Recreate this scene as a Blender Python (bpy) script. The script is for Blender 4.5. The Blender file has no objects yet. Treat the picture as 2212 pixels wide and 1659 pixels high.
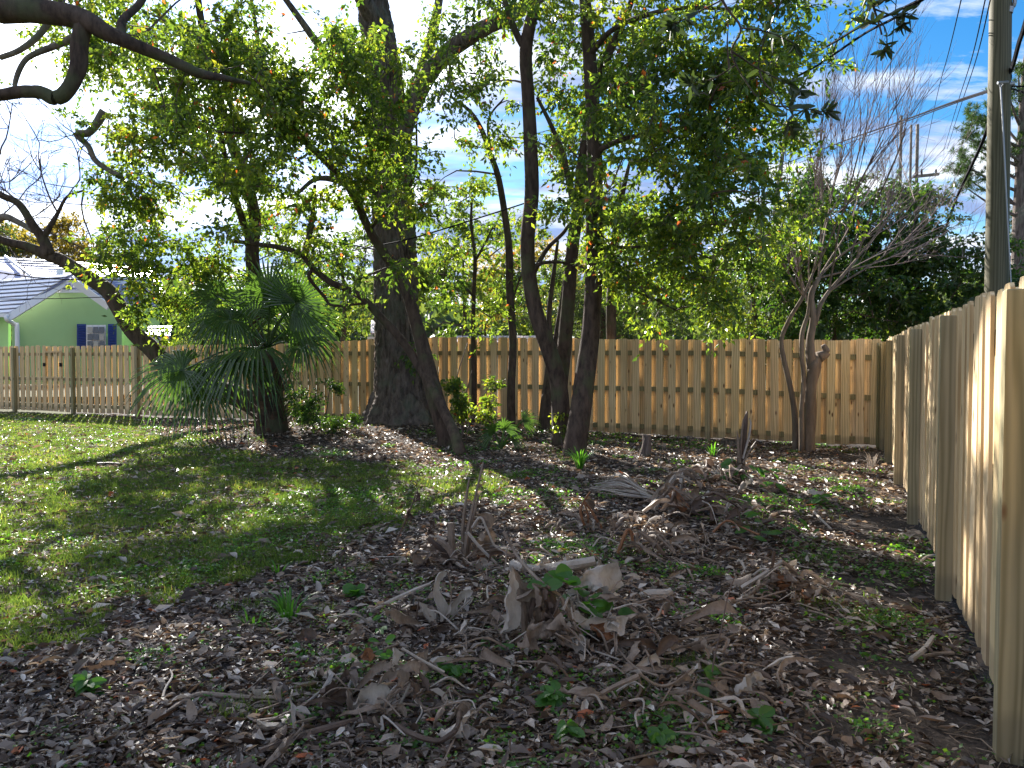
import bpy, math, random
import numpy as np
from mathutils import Vector, Matrix
random.seed(7)
rng = np.random.default_rng(11)
SC = bpy.context.scene
COL = SC.collection
R = math.radians

# ------------------------------------------------------------------ camera
FPX, CU, CV, EYE, PITCH = 1661.0, 1106.0, 829.5, 1.53, R(1.98)
cam_d = bpy.data.cameras.new('camera')
cam_d.sensor_width = 36.0
cam_d.lens = 36.0 * FPX / 2212.0
cam_d.clip_start, cam_d.clip_end = 0.05, 3000.0
cam = bpy.data.objects.new('camera', cam_d)
COL.objects.link(cam)
cam.location = (0, 0, EYE)
cam.rotation_euler = (R(90) - PITCH, 0, 0)
SC.camera = cam

# ------------------------------------------------------------------ sky, sun, exposure
SUN_AZ, SUN_EL = R(-26.0), R(29.0)
SUN = Vector((math.sin(SUN_AZ) * math.cos(SUN_EL), math.cos(SUN_AZ) * math.cos(SUN_EL), math.sin(SUN_EL)))
W = bpy.data.worlds.new("World")
SC.world = W
W.use_nodes = True
nt = W.node_tree
for n in list(nt.nodes):
    nt.nodes.remove(n)
def wn(t, **k):
    n = nt.nodes.new(t)
    for a, b in k.items():
        setattr(n, a, b)
    return n
sky = wn('ShaderNodeTexSky', sky_type='NISHITA', sun_disc=False)
sky.sun_elevation, sky.sun_rotation = SUN_EL, SUN_AZ
sky.altitude, sky.air_density, sky.dust_density, sky.ozone_density = 0, 1.0, 0.3, 3.0
hs = wn('ShaderNodeHueSaturation'); hs.inputs['Saturation'].default_value = 1.4; hs.inputs['Value'].default_value = 1.0
bg_sky = wn('ShaderNodeBackground'); bg_sky.inputs[1].default_value = 0.060
bg_cl = wn('ShaderNodeBackground'); bg_cl.inputs[1].default_value = 1.0
mixs = wn('ShaderNodeMixShader'); out = wn('ShaderNodeOutputWorld')
tc = wn('ShaderNodeTexCoord')
sep = wn('ShaderNodeSeparateXYZ')
L = nt.links.new
L(tc.outputs['Generated'], sep.inputs[0])
def wmath(op, a, b=None, c=None, clamp=False):
    n = wn('ShaderNodeMath', operation=op); n.use_clamp = clamp
    for i, v in enumerate((a, b, c)):
        if v is None: continue
        if isinstance(v, (int, float)): n.inputs[i].default_value = v
        else: L(v, n.inputs[i])
    return n.outputs[0]
zz = wmath('MAXIMUM', sep.outputs[2], 0.0)
den = wmath('ADD', zz, 0.12)
px = wmath('DIVIDE', sep.outputs[0], den)
py = wmath('DIVIDE', sep.outputs[1], den)
comb = wn('ShaderNodeCombineXYZ'); L(px, comb.inputs[0]); L(py, comb.inputs[1])
def wnoise(scale, detail, rough, off, sx=1.0, sy=1.0):
    m = wn('ShaderNodeMapping'); m.inputs['Location'].default_value = off
    m.inputs['Scale'].default_value = (sx, sy, 1); m.inputs['Rotation'].default_value = (0, 0, R(25))
    L(comb.outputs[0], m.inputs[0])
    t = wn('ShaderNodeTexNoise'); t.inputs['Scale'].default_value = scale
    t.inputs['Detail'].default_value = detail; t.inputs['Roughness'].default_value = rough
    L(m.outputs[0], t.inputs[0]); return t.outputs[0]
def wramp(v, stops):
    r = wn('ShaderNodeValToRGB')
    e = r.color_ramp.elements
    while len(e) < len(stops): e.new(0.5)
    for i, (p, c) in enumerate(stops):
        e[i].position = p; e[i].color = (c[0], c[1], c[2], 1) if isinstance(c, tuple) else (c, c, c, 1)
    L(v, r.inputs[0]); return r.outputs[0]
n1 = wnoise(1.5, 8, 0.62, (3.1, 1.7, 0), 1.0, 2.2)
n2 = wnoise(0.55, 4, 0.5, (8.0, 2.2, 0))
# clouds thicken towards the sun side of the sky
sdot = wn('ShaderNodeVectorMath', operation='DOT_PRODUCT')
L(tc.outputs['Generated'], sdot.inputs[0]); sdot.inputs[1].default_value = SUN
sd = sdot.outputs['Value']
left = wmath('MULTIPLY_ADD', sep.outputs[0], -0.20, 0.10)
cov = wmath('ADD', wmath('MULTIPLY_ADD', n2, 0.55, n1), left)
cmask = wramp(cov, [(0.72, 0.0), (0.88, 1.0)])
near = wramp(sd, [(0.90, 0.0), (0.992, 1.0)])
shade = wnoise(1.1, 5, 0.55, (1.0, 9.0, 0), 1.0, 1.9)
ccol = wramp(shade, [(0.43, (0.30, 0.42, 0.72)), (0.60, (1.0, 1.05, 1.14))])
boost = wmath('MULTIPLY_ADD', near, 1.2, 0.40)
cc = wn('ShaderNodeVectorMath', operation='SCALE'); L(ccol, cc.inputs[0]); L(boost, cc.inputs['Scale'])
L(cc.outputs[0], bg_cl.inputs[0])
L(sky.outputs[0], hs.inputs['Color']); L(hs.outputs[0], bg_sky.inputs[0])
L(cmask, mixs.inputs[0]); L(bg_sky.outputs[0], mixs.inputs[1]); L(bg_cl.outputs[0], mixs.inputs[2])
L(mixs.outputs[0], out.inputs[0])

sun_d = bpy.data.lights.new('sun', 'SUN')
sun_d.energy, sun_d.angle, sun_d.color = 5.0, R(0.5), (1.0, 0.945, 0.87)
sun = bpy.data.objects.new('sun', sun_d)
COL.objects.link(sun)
sun.rotation_euler = SUN.to_track_quat('Z', 'Y').to_euler()
sun.location = (0, 0, 30)
SC.view_settings.view_transform = 'Standard'
SC.view_settings.look = 'None'
SC.view_settings.gamma = 1.0
SC.view_settings.use_curve_mapping = False
SC.view_settings.exposure = 1.66
SC.cycles.max_bounces = 8
SC.cycles.diffuse_bounces = 6
SC.cycles.transmission_bounces = 5
SC.cycles.use_denoising = True

# ------------------------------------------------------------------ picture -> place
def ray(u, v):
    a, b = (u - CU) / FPX, (CV - v) / FPX
    return np.array([a, math.cos(PITCH) + b * math.sin(PITCH), -math.sin(PITCH) + b * math.cos(PITCH)])
def pt(u, v, Y):
    d = ray(u, v); return np.array([0, 0, EYE]) + d * (Y / d[1])
def gp(u, v, z=0.0):
    d = ray(u, v); return np.array([0, 0, EYE]) + d * ((z - EYE) / d[2])

# ------------------------------------------------------------------ helpers
OFF = {}
def props(o, label=None, cat=None, group=None, kind=None):
    if label: o['label'] = label
    if cat: o['category'] = cat
    if group: o['group'] = group
    if kind: o['kind'] = kind
    return o
def thing(name, label, cat, loc, group=None):
    o = bpy.data.objects.new(name, None); COL.objects.link(o)
    o.empty_display_size = 0.2
    o.location = tuple(float(c) for c in loc); OFF[o.name] = np.array(loc, float)
    return props(o, label, cat, group)
class MB:
    """collects triangles and quads (arrays), builds one mesh object"""
    def __init__(s): s.V = []; s.F = []; s.n = 0; s.T = []
    def add(s, V, F, tint=None):
        V = np.asarray(V, float)
        fs = F if isinstance(F, list) and len(F) and isinstance(F[0], np.ndarray) else [np.asarray(f)[None] for f in F] if isinstance(F, list) else [F]
        for f in fs: s.F.append(np.asarray(f, int) + s.n)
        s.V.append(V); s.T.append(np.broadcast_to(np.asarray(0.5 if tint is None else tint, float), (len(V),)))
        s.n += len(V)
    def mesh(s, name, mat, off=None, smooth=False):
        V = np.concatenate(s.V) if s.V else np.zeros((0, 3))
        if off is not None: V = V - off
        me = bpy.data.meshes.new(name)
        loops = np.concatenate([f.ravel() for f in s.F]); sizes = np.concatenate([np.full(len(f), f.shape[1]) for f in s.F])
        me.vertices.add(len(V)); me.vertices.foreach_set('co', V.astype(np.float32).ravel())
        me.loops.add(len(loops)); me.loops.foreach_set('vertex_index', loops.astype(np.int32))
        me.polygons.add(len(sizes))
        st = np.concatenate([[0], np.cumsum(sizes)[:-1]]).astype(np.int32)
        me.polygons.foreach_set('loop_start', st)
        a = me.attributes.new('tint', 'FLOAT', 'POINT'); a.data.foreach_set('value', np.concatenate(s.T).astype(np.float32))
        me.update(calc_edges=True)
        me.polygons.foreach_set('use_smooth', np.full(len(sizes), bool(smooth)))
        if mat: me.materials.append(mat)
        return me
    def build(s, name, mat, parent=None, smooth=False, kind=None):
        off = OFF.get(parent.name) if parent else None
        o = bpy.data.objects.new(name, s.mesh(name, mat, off, smooth)); COL.objects.link(o)
        if parent:
            o.parent = parent; OFF[o.name] = off
        else: OFF[o.name] = np.zeros(3)
        if kind: o['kind'] = kind
        return o
def rebase(o, loc):
    """give a world-space mesh an origin at its base"""
    loc = np.array(loc, float)
    me = o.data; n = len(me.vertices); co = np.empty(n * 3, np.float32); me.vertices.foreach_get('co', co)
    co = (co.reshape(-1, 3) - loc).ravel().astype(np.float32); me.vertices.foreach_set('co', co); me.update()
    o.location = tuple(float(c) for c in loc); OFF[o.name] = loc
    return o
def smooth_path(P, k=6):
    P = np.asarray(P, float)
    if len(P) < 3 or k < 2: return P
    Q = np.vstack([2 * P[0] - P[1], P, 2 * P[-1] - P[-2]])
    out = []
    for i in range(1, len(Q) - 2):
        p0, p1, p2, p3 = Q[i - 1], Q[i], Q[i + 1], Q[i + 2]
        for t in np.arange(k) / k:
            out.append(0.5 * ((2 * p1) + (-p0 + p2) * t + (2 * p0 - 5 * p1 + 4 * p2 - p3) * t * t + (-p0 + 3 * p1 - 3 * p2 + p3) * t ** 3))
    out.append(Q[-2]); return np.array(out)
def tube(mb, P, r, n=8, tint=None, cap=True, wob=0.0, squash=1.0):
    P = np.asarray(P, float); m = len(P)
    r = np.broadcast_to(np.asarray(r, float), (m,)) if np.ndim(r) == 0 else np.interp(np.linspace(0, 1, m), np.linspace(0, 1, len(r)), r)
    T = np.gradient(P, axis=0); T /= np.linalg.norm(T, axis=1)[:, None] + 1e-9
    up = np.array([0.13, 0.21, 1.0]) if abs(T[0][2]) < 0.85 else np.array([1.0, 0.17, 0.1])
    a = np.cross(T, up); a /= np.linalg.norm(a, axis=1)[:, None] + 1e-9
    b = np.cross(T, a)
    th = np.arange(n) * 2 * np.pi / n
    rr = r[:, None] * np.ones(n)[None]
    if wob:
        ph = rng.random(3) * 6.28
        s = np.linspace(0, m * 0.35, m)[:, None]
        rr = rr * (1 + wob * (np.sin(2 * th[None] + s + ph[0]) * .6 + np.sin(3 * th[None] - s * 1.7 + ph[1]) * .5 + np.sin(5 * th[None] + s * 2.3 + ph[2]) * .3))
    V = P[:, None] + rr[..., None] * (np.cos(th)[None, :, None] * a[:, None] + squash * np.sin(th)[None, :, None] * b[:, None])
    V = V.reshape(-1, 3)
    i = np.arange(m - 1)[:, None] * n; j = np.arange(n)[None]; j2 = (j + 1) % n
    F = np.stack([i + j, i + j2, i + n + j2, i + n + j], -1).reshape(-1, 4)
    if not cap:
        mb.add(V, [F], tint); return
    V = np.vstack([V, P[0], P[-1]]); k = np.arange(n); k2 = (k + 1) % n
    c0 = np.stack([np.full(n, m * n), k2, k], -1); c1 = np.stack([np.full(n, m * n + 1), (m - 1) * n + k, (m - 1) * n + k2], -1)
    mb.add(V, [F, np.vstack([c0, c1])], tint)
def box(mb, c, ax, ay, az, tint=None):
    """box centred at c with half-axis vectors"""
    c, ax, ay, az = (np.asarray(q, float) for q in (c, ax, ay, az))
    V = [c + sx * ax + sy * ay + sz * az for sz in (-1, 1) for sx, sy in ((-1, -1), (1, -1), (1, 1), (-1, 1))]
    F = np.array([[3, 2, 1, 0], [4, 5, 6, 7], [0, 1, 5, 4], [1, 2, 6, 5], [2, 3, 7, 6], [3, 0, 4, 7]])
    mb.add(V, [F], tint)
def slab(mb, quad, th):
    """quad (4 points) with thickness th along its normal"""
    q = np.asarray(quad, float); n = np.cross(q[1] - q[0], q[-1] - q[0]); n /= np.linalg.norm(n)
    V = np.vstack([q, q + n * th]); k = len(q)
    F = [np.array([list(range(k))[::-1]]), np.array([list(range(k, 2 * k))]), np.array([[i, (i + 1) % k, k + (i + 1) % k, k + i] for i in range(k)])]
    mb.add(V, F)
def unit(v):
    v = np.asarray(v, float); return v / (np.linalg.norm(v, axis=-1, keepdims=True) + 1e-9)
def leaves(mb, C, A, N, Ln, Wd, fold=0.25, tint=None, six=False, curl=0.0, blade=False):
    """C base points, A axis, N normals, lengths, widths: pointed folded leaves"""
    C, A, N = np.asarray(C), unit(A), np.asarray(N)
    S = unit(np.cross(A, N)); N = unit(np.cross(S, A)); n = len(C)
    Ln = np.broadcast_to(Ln, (n,))[:, None]; Wd = np.broadcast_to(Wd, (n,))[:, None]
    tint = rng.random(n) if tint is None else np.broadcast_to(tint, (n,))
    if blade:
        V = np.stack([C + S * Wd * .5, C + A * Ln, C - S * Wd * .5], 1)
        mb.add(V.reshape(-1, 3), [np.arange(3 * n).reshape(-1, 3)], np.repeat(tint, 3)); return
    if not six:
        f = fold * Wd * 0.5
        V = np.stack([C, C + A * Ln * .45 + S * Wd * .5 + N * f, C + A * Ln, C + A * Ln * .45 - S * Wd * .5 + N * f], 1)
        b = (np.arange(n) * 4)[:, None]
        F = np.vstack([b + np.array([0, 1, 2]), b + np.array([0, 2, 3])])
        mb.add(V.reshape(-1, 3), [F], np.repeat(tint, 4))
    else:
        f = fold * Wd * .5; c = np.broadcast_to(np.asarray(curl), (n,))[:, None] * Ln
        V = np.stack([C, C + A * Ln * .3 + S * Wd * .42 + N * (f + c * .5), C + A * Ln * .7 + S * Wd * .4 + N * (f + c * .6), C + A * Ln,
                      C + A * Ln * .7 - S * Wd * .4 + N * (f + c * .7), C + A * Ln * .3 - S * Wd * .42 + N * (f + c * .5), C + A * Ln * .5 + N * c], 1)
        b = (np.arange(n) * 7)[:, None]
        F = np.vstack([b + np.array(q) for q in ([0, 1, 6], [1, 2, 6], [2, 3, 6], [3, 4, 6], [4, 5, 6], [5, 0, 6])])
        mb.add(V.reshape(-1, 3), [F], np.repeat(tint, 7))
def rdir(n, zlo=-1, zhi=1):
    z = rng.uniform(zlo, zhi, n); t = rng.uniform(0, 2 * np.pi, n); s = np.sqrt(1 - z * z)
    return np.stack([s * np.cos(t), s * np.sin(t), z], -1)

# ------------------------------------------------------------------ materials
def mat(name):
    m = bpy.data.materials.new(name); m.use_nodes = True
    return m, m.node_tree, m.node_tree.nodes['Principled BSDF']
def nd(t, k, **kw):
    n = t.nodes.new(k)
    for a, b in kw.items(): setattr(n, a, b)
    return n
def ramp(t, src, stops):
    r = nd(t, 'ShaderNodeValToRGB'); e = r.color_ramp.elements
    while len(e) < len(stops): e.new(0.5)
    for i, (p, c) in enumerate(stops):
        e[i].position = p; e[i].color = (*c, 1) if isinstance(c, tuple) else (c, c, c, 1)
    t.links.new(src, r.inputs[0]); return r.outputs[0]
def noise(t, scale, detail=4, rough=.55, sc=(1, 1, 1), coord='Object', rnd=False):
    c = nd(t, 'ShaderNodeTexCoord'); m = nd(t, 'ShaderNodeMapping'); m.inputs['Scale'].default_value = sc
    src = c.outputs[coord]
    if rnd:
        oi = nd(t, 'ShaderNodeObjectInfo'); v = nd(t, 'ShaderNodeVectorMath', operation='MULTIPLY_ADD')
        cx = nd(t, 'ShaderNodeCombineXYZ')
        for i in range(3): t.links.new(oi.outputs['Random'], cx.inputs[i])
        t.links.new(cx.outputs[0], v.inputs[0]); v.inputs[1].default_value = (37, 53, 91); t.links.new(src, v.inputs[2]); src = v.outputs[0]
    t.links.new(src, m.inputs[0])
    n = nd(t, 'ShaderNodeTexNoise'); n.inputs['Scale'].default_value = scale; n.inputs['Detail'].default_value = detail; n.inputs['Roughness'].default_value = rough
    t.links.new(m.outputs[0], n.inputs[0]); return n.outputs[0], m.outputs[0]
def mixc(t, f, a, b, mode='MIX'):
    m = nd(t, 'ShaderNodeMix', data_type='RGBA', blend_type=mode)
    for s, v in ((0, f), (6, a), (7, b)):
        if isinstance(v, (int, float)): m.inputs[s].default_value = v
        elif isinstance(v, tuple): m.inputs[s].default_value = (*v, 1)
        else: t.links.new(v, m.inputs[s])
    return m.outputs[2]
def bump(t, b, src, strength, dist):
    n = nd(t, 'ShaderNodeBump'); n.inputs['Strength'].default_value = strength; n.inputs['Distance'].default_value = dist
    t.links.new(src, n.inputs['Height']); t.links.new(n.outputs[0], b.inputs['Normal'])
def bark(name, c1, c2, scale, zs=0.25, bd=0.02, moss=None):
    m, t, b = mat(name)
    v, _ = noise(t, scale, 8, .65, (1, 1, zs))
    col = ramp(t, v, [(.3, c1), (.68, c2)])
    if moss:
        w, _ = noise(t, 2.2, 3, .6); col = mixc(t, ramp(t, w, [(.52, 0.0), (.68, .8)]), col, moss)
    t.links.new(col, b.inputs['Base Color']); b.inputs['Roughness'].default_value = .9; b.inputs['Specular IOR Level'].default_value = .2
    bump(t, b, v, .9, bd); return m
def leafmat(name, stops, trans=.45, rough=.4, spec=.5, tcol=(1.0, 1.0, .38)):
    m, t, b = mat(name)
    a = nd(t, 'ShaderNodeAttribute', attribute_name='tint')
    col = ramp(t, a.outputs['Fac'], stops)
    t.links.new(col, b.inputs['Base Color']); b.inputs['Roughness'].default_value = rough; b.inputs['Specular IOR Level'].default_value = spec
    if trans > 0:
        tr = nd(t, 'ShaderNodeBsdfTranslucent'); cm = mixc(t, 1.0, mixc(t, 1.0, col, tcol, 'MULTIPLY'), (3.2, 3.2, 3.2), 'MULTIPLY')
        t.links.new(cm, tr.inputs[0]); ms = nd(t, 'ShaderNodeMixShader'); ms.inputs[0].default_value = trans
        t.links.new(b.outputs[0], ms.inputs[1]); t.links.new(tr.outputs[0], ms.inputs[2])
        t.links.new(ms.outputs[0], t.nodes['Material Output'].inputs[0])
    return m
def plain(name, col, rough=.6, metal=0.0, var=0.0, vs=3.0, spec=.5):
    m, t, b = mat(name)
    if var:
        v, _ = noise(t, vs, 5); c2 = tuple(q * (1 - var) for q in col); c1 = tuple(min(1, q * (1 + var)) for q in col)
        t.links.new(ramp(t, v, [(.3, c2), (.7, c1)]), b.inputs['Base Color'])
    else: b.inputs['Base Color'].default_value = (*col, 1)
    b.inputs['Roughness'].default_value = rough; b.inputs['Metallic'].default_value = metal; b.inputs['Specular IOR Level'].default_value = spec
    return m
def wood(name, ca, cb, green=0.0, knots=True):
    m, t, b = mat(name)
    oi = nd(t, 'ShaderNodeObjectInfo')
    v, mp = noise(t, 14, 6, .6, (1, 1, .06), rnd=True)
    w = nd(t, 'ShaderNodeTexWave', wave_type='BANDS', bands_direction='X'); w.inputs['Scale'].default_value = 9
    w.inputs['Distortion'].default_value = 9; w.inputs['Detail'].default_value = 2; w.inputs['Detail Scale'].default_value = 1.2
    t.links.new(mp, w.inputs[0])
    g = mixc(t, .45, v, w.outputs['Color'])
    col = ramp(t, g, [(.25, ca), (.75, cb)])
    col = mixc(t, .9, col, ramp(t, oi.outputs['Random'], [(0.0, (.80, .74, .68)), (.3, (1.0, .95, .85)), (.65, (1.06, 1.02, 1.0)), (1.0, (.92, .94, .80))]), 'MULTIPLY')
    big, _ = noise(t, 1.3, 3, .6, (1, 1, .5), rnd=True)
    col = mixc(t, 1.0, col, ramp(t, big, [(.3, (.86, .82, .75)), (.7, (1.05, 1.05, 1.05))]), 'MULTIPLY')
    if knots:
        st, _ = noise(t, 26, 5, .65, (1, 1, .03), rnd=True)
        col = mixc(t, ramp(t, st, [(.55, 0.0), (.78, .5)]), col, (.20, .17, .13))
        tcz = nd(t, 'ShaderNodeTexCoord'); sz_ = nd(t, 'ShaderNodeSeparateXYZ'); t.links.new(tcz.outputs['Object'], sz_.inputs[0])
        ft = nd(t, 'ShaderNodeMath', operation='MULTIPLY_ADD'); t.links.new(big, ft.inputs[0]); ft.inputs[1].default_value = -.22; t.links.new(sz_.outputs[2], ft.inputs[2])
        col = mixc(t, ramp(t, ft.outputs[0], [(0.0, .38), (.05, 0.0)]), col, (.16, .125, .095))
    if green: col = mixc(t, ramp(t, big, [(.35, green), (.75, green * .3)]), col, (.22, .24, .13))
    if knots:
        k1, kp = noise(t, 1, 1, .5, (9, 9, 3.0), rnd=True)
        vo = nd(t, 'ShaderNodeTexVoronoi'); vo.inputs['Scale'].default_value = 1.0; t.links.new(kp, vo.inputs[0])
        kf = ramp(t, vo.outputs['Distance'], [(.07, 1.0), (.16, 0.0)])
        col = mixc(t, kf, col, (.14, .065, .03))
    t.links.new(col, b.inputs['Base Color']); b.inputs['Roughness'].default_value = .75; b.inputs['Specular IOR Level'].default_value = .25
    bump(t, b, v, .35, .004); return m

G = {}
G['bark_oak'] = bark('bark_oak', (.035, .027, .023), (.25, .20, .175), 13, .16, .09, (.15, .16, .12))
G['bark_cam'] = bark('bark_cam', (.028, .020, .016), (.125, .088, .068), 14, .3, .025, (.09, .10, .05))
G['bark_grey'] = bark('bark_grey', (.10, .085, .07), (.27, .23, .19), 12, .4, .02, (.16, .17, .12))
G['bark_myrtle'] = bark('bark_myrtle', (.10, .075, .058), (.25, .195, .15), 10, .2, .01)
G['twig'] = plain('twig', (.12, .085, .07), .8, var=.3, vs=6)
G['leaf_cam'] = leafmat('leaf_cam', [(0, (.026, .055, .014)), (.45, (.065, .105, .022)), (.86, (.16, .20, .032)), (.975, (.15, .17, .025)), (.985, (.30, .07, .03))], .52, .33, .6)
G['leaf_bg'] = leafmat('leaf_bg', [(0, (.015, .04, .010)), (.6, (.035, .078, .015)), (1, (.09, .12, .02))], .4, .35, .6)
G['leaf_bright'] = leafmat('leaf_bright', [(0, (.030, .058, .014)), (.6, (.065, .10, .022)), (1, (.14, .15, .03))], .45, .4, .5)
G['leaf_yellow'] = leafmat('leaf_yellow', [(0, (.09, .085, .02)), (.6, (.17, .14, .03)), (1, (.22, .15, .035))], .45, .6, .2, (1, .95, .5))
G['leaf_olive'] = leafmat('leaf_olive', [(0, (.03, .05, .025)), (.6, (.055, .08, .035)), (1, (.10, .12, .05))], .35, .5, .3)
G['needle'] = leafmat('needle', [(0, (.02, .045, .015)), (1, (.05, .09, .03))], .2, .6, .3)
G['palm'] = leafmat('palm', [(0, (.022, .050, .016)), (.7, (.05, .095, .026)), (1, (.10, .16, .035))], .4, .3, .7)
G['grass'] = leafmat('grass', [(0, (.040, .060, .018)), (.5, (.065, .11, .032)), (.85, (.14, .17, .055)), (1, (.32, .26, .13))], .45, .5, .3)
G['weed'] = leafmat('weed', [(0, (.03, .09, .016)), (.6, (.06, .16, .024)), (1, (.13, .24, .035))], .45, .4, .5)
G['litter'] = leafmat('litter', [(0, (.03, .018, .013)), (.35, (.085, .058, .043)), (.6, (.20, .155, .122)), (.85, (.37, .32, .28)), (.955, (.55, .51, .47)), (.972, (.30, .10, .045)), (1, (.36, .11, .045))], .15, .42, .5, (1, .8, .55))
def drymat(name, a, c):
    m, t, b = mat(name)
    v, mp = noise(t, 7, 6, .6, (1, 1, 1), rnd=True)
    w, _ = noise(t, 55, 6, .7, (1, 1, .3))
    col = mixc(t, .5, ramp(t, v, [(.3, a), (.7, c)]), ramp(t, w, [(.3, a), (.7, c)]))
    t.links.new(col, b.inputs['Base Color']); b.inputs['Roughness'].default_value = .55; b.inputs['Specular IOR Level'].default_value = .35
    bump(t, b, w, .8, .006)
    tr = nd(t, 'ShaderNodeBsdfTranslucent'); t.links.new(col, tr.inputs[0]); ms = nd(t, 'ShaderNodeMixShader'); ms.inputs[0].default_value = .2
    t.links.new(b.outputs[0], ms.inputs[1]); t.links.new(tr.outputs[0], ms.inputs[2]); t.links.new(ms.outputs[0], t.nodes['Material Output'].inputs[0])
    return m
G['dry'] = drymat('dry', (.13, .088, .062), (.36, .28, .22))
G['dry_pale'] = drymat('dry_pale', (.30, .25, .21), (.55, .49, .43))
G['dry_orange'] = drymat('dry_orange', (.16, .07, .035), (.36, .17, .08))
G['dry_dark'] = drymat('dry_dark', (.06, .04, .03), (.18, .12, .09))
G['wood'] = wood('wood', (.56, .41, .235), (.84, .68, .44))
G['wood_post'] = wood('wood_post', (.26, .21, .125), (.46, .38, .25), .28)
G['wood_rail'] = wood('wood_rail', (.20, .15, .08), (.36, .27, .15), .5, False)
G['pole'] = wood('pole', (.075, .064, .05), (.17, .15, .12), .2, False)
G['metal'] = plain('metal', (.35, .36, .38), .45, .7)
G['black'] = plain('black', (.02, .02, .025), .9, spec=.05)
G['mint'] = plain('mint', (.38, .58, .26), .7, 0, .04, 1.5)
G['white'] = plain('white', (.78, .78, .80), .5)
G['roofw'] = plain('roofw', (.74, .74, .78), .35, 0, .05, 2)
G['roofgap'] = plain('roofgap', (.24, .26, .42), .6)
G['blue'] = plain('blue', (.015, .045, .22), .5)
G['glass'] = plain('glass', (.10, .11, .13), .12, 0)
G['curtain'] = plain('curtain', (.42, .40, .36), .8)
G['green_metal'] = plain('green_metal', (.03, .10, .06), .4, .3)
# ------------------------------------------------------------------ ground
def inpoly(x, y, P):
    c = np.zeros(x.shape, bool); n = len(P)
    for i in range(n):
        x1, y1 = P[i][:2]; x2, y2 = P[(i + 1) % n][:2]
        hit = ((y1 > y) != (y2 > y)) & (x < (x2 - x1) * (y - y1) / (y2 - y1 + 1e-12) + x1)
        c ^= hit
    return c
def wav(x, y, s=0.0):
    return (np.sin(x * 2.1 + s + 1.3 * np.sin(y * 1.7 + s)) + np.sin(y * 2.9 - s * 2 + 1.1 * np.sin(x * 2.3 + s)) + .6 * np.sin(x * 6.1 + y * 4.3 + s) + .6 * np.sin(y * 7.7 - x * 5.1 + s * 3)) / 3.2
def H(x, y):
    x, y = np.asarray(x, float), np.asarray(y, float)
    yard = 1 / (1 + np.exp(-(28 - np.hypot(x, y - 8)) * .6))
    m = .24 * np.exp(-((x + 2.2) ** 2 / 9 + (y - 15.6) ** 2 / 5)) + .10 * np.exp(-((x + 5) ** 2 / 4 + (y - 15.5) ** 2 / 4)) + .06 * np.exp(-((x - 1) ** 2 / 4 + (y - 14) ** 2 / 5))
    m = m + .07 * np.exp(-((x - .6) ** 2 + (y - 4.7) ** 2) / 1.5) + .06 * np.exp(-((x - 2.3) ** 2 + (y - 8) ** 2) / 2)
    return yard * (m + .022 * wav(x * .8, y * .8, .4) + .008 * wav(x * 4, y * 4, 2.)) - .03
def G0(u, v):
    z = 0.0
    for _ in range(4):
        p = gp(u, v, z); z = float(H(p[0], p[1]))
    return gp(u, v, z)
LAWN = [gp(*q)[:2] for q in [(-1500, 880), (-200, 886), (120, 886), (250, 897), (330, 915), (300, 935), (420, 950), (520, 985), (760, 995), (950, 1012), (1110, 1015), (1110, 1040), (970, 1090), (820, 1150), (600, 1225), (400, 1275), (240, 1330), (60, 1410), (-160, 1490), (-900, 1700)]]
LAWN = [tuple(p) for p in LAWN] + [(-14, 3.0), (-40, 6.0)]
SOIL = [(gp(1890, 1262)[:2], .70, .42), (gp(1850, 1430)[:2], .62, .36), (gp(1900, 1560)[:2], .58, .34), (gp(2060, 1600)[:2], .5, .28), (gp(1905, 1130)[:2], .7, .45), (gp(1880, 985)[:2], .9, .6)]
def lawn(x, y):
    jx = .45 * wav(x * 1.6, y * 1.6, 5.) ; jy = .45 * wav(x * 1.4, y * 1.5, 9.)
    return inpoly(x + jx, y + jy, LAWN).astype(float)
def soil(x, y):
    s = np.zeros_like(x)
    for (c, a, b) in SOIL:
        jx = .18 * wav(x * 3, y * 3, 1.)
        s = np.maximum(s, np.clip(1.5 - 1.1 * np.sqrt(((x - c[0] + jx) / a) ** 2 + ((y - c[1] + jx) / b) ** 2), 0, 1))
    return s
def axis(lo, hi, step, far):
    a = list(np.arange(lo, hi + 1e-6, step)); g = step; p = hi
    while p < far: g *= 1.35; p += g; a.append(p)
    g = step; p = lo
    while p > -far: g *= 1.35; p -= g; a.insert(0, p)
    return np.array(a)
gx, gy = axis(-17, 9, .13, 900), axis(0, 23, .12, 900)
XX, YY = np.meshgrid(gx, gy); ZZ = H(XX, YY)
mb = MB(); nx, ny = len(gx), len(gy)
i, j = np.meshgrid(np.arange(nx - 1), np.arange(ny - 1)); q = (j * nx + i).ravel()
la = lawn(XX.ravel(), YY.ravel())
la = np.where((np.abs(XX.ravel()) > 17) | (YY.ravel() > 22), .8, la)
mb.add(np.stack([XX.ravel(), YY.ravel(), ZZ.ravel()], -1), [np.stack([q, q + 1, q + nx + 1, q + nx], -1)], la)
m, t, b = mat('ground')
v1, _ = noise(t, 3, 8, .7); v2, _ = noise(t, 45, 6, .7); v3, _ = noise(t, .8, 3, .5)
dirt = ramp(t, v2, [(.3, (.022, .018, .016)), (.52, (.055, .044, .038)), (.72, (.14, .115, .095))])
gr = ramp(t, v2, [(.3, (.025, .035, .010)), (.7, (.075, .095, .025))])
gr = mixc(t, ramp(t, v1, [(.4, 0.0), (.65, .7)]), gr, (.12, .10, .06))
at = nd(t, 'ShaderNodeAttribute', attribute_name='tint')
col = mixc(t, at.outputs['Fac'], dirt, gr)
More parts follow.
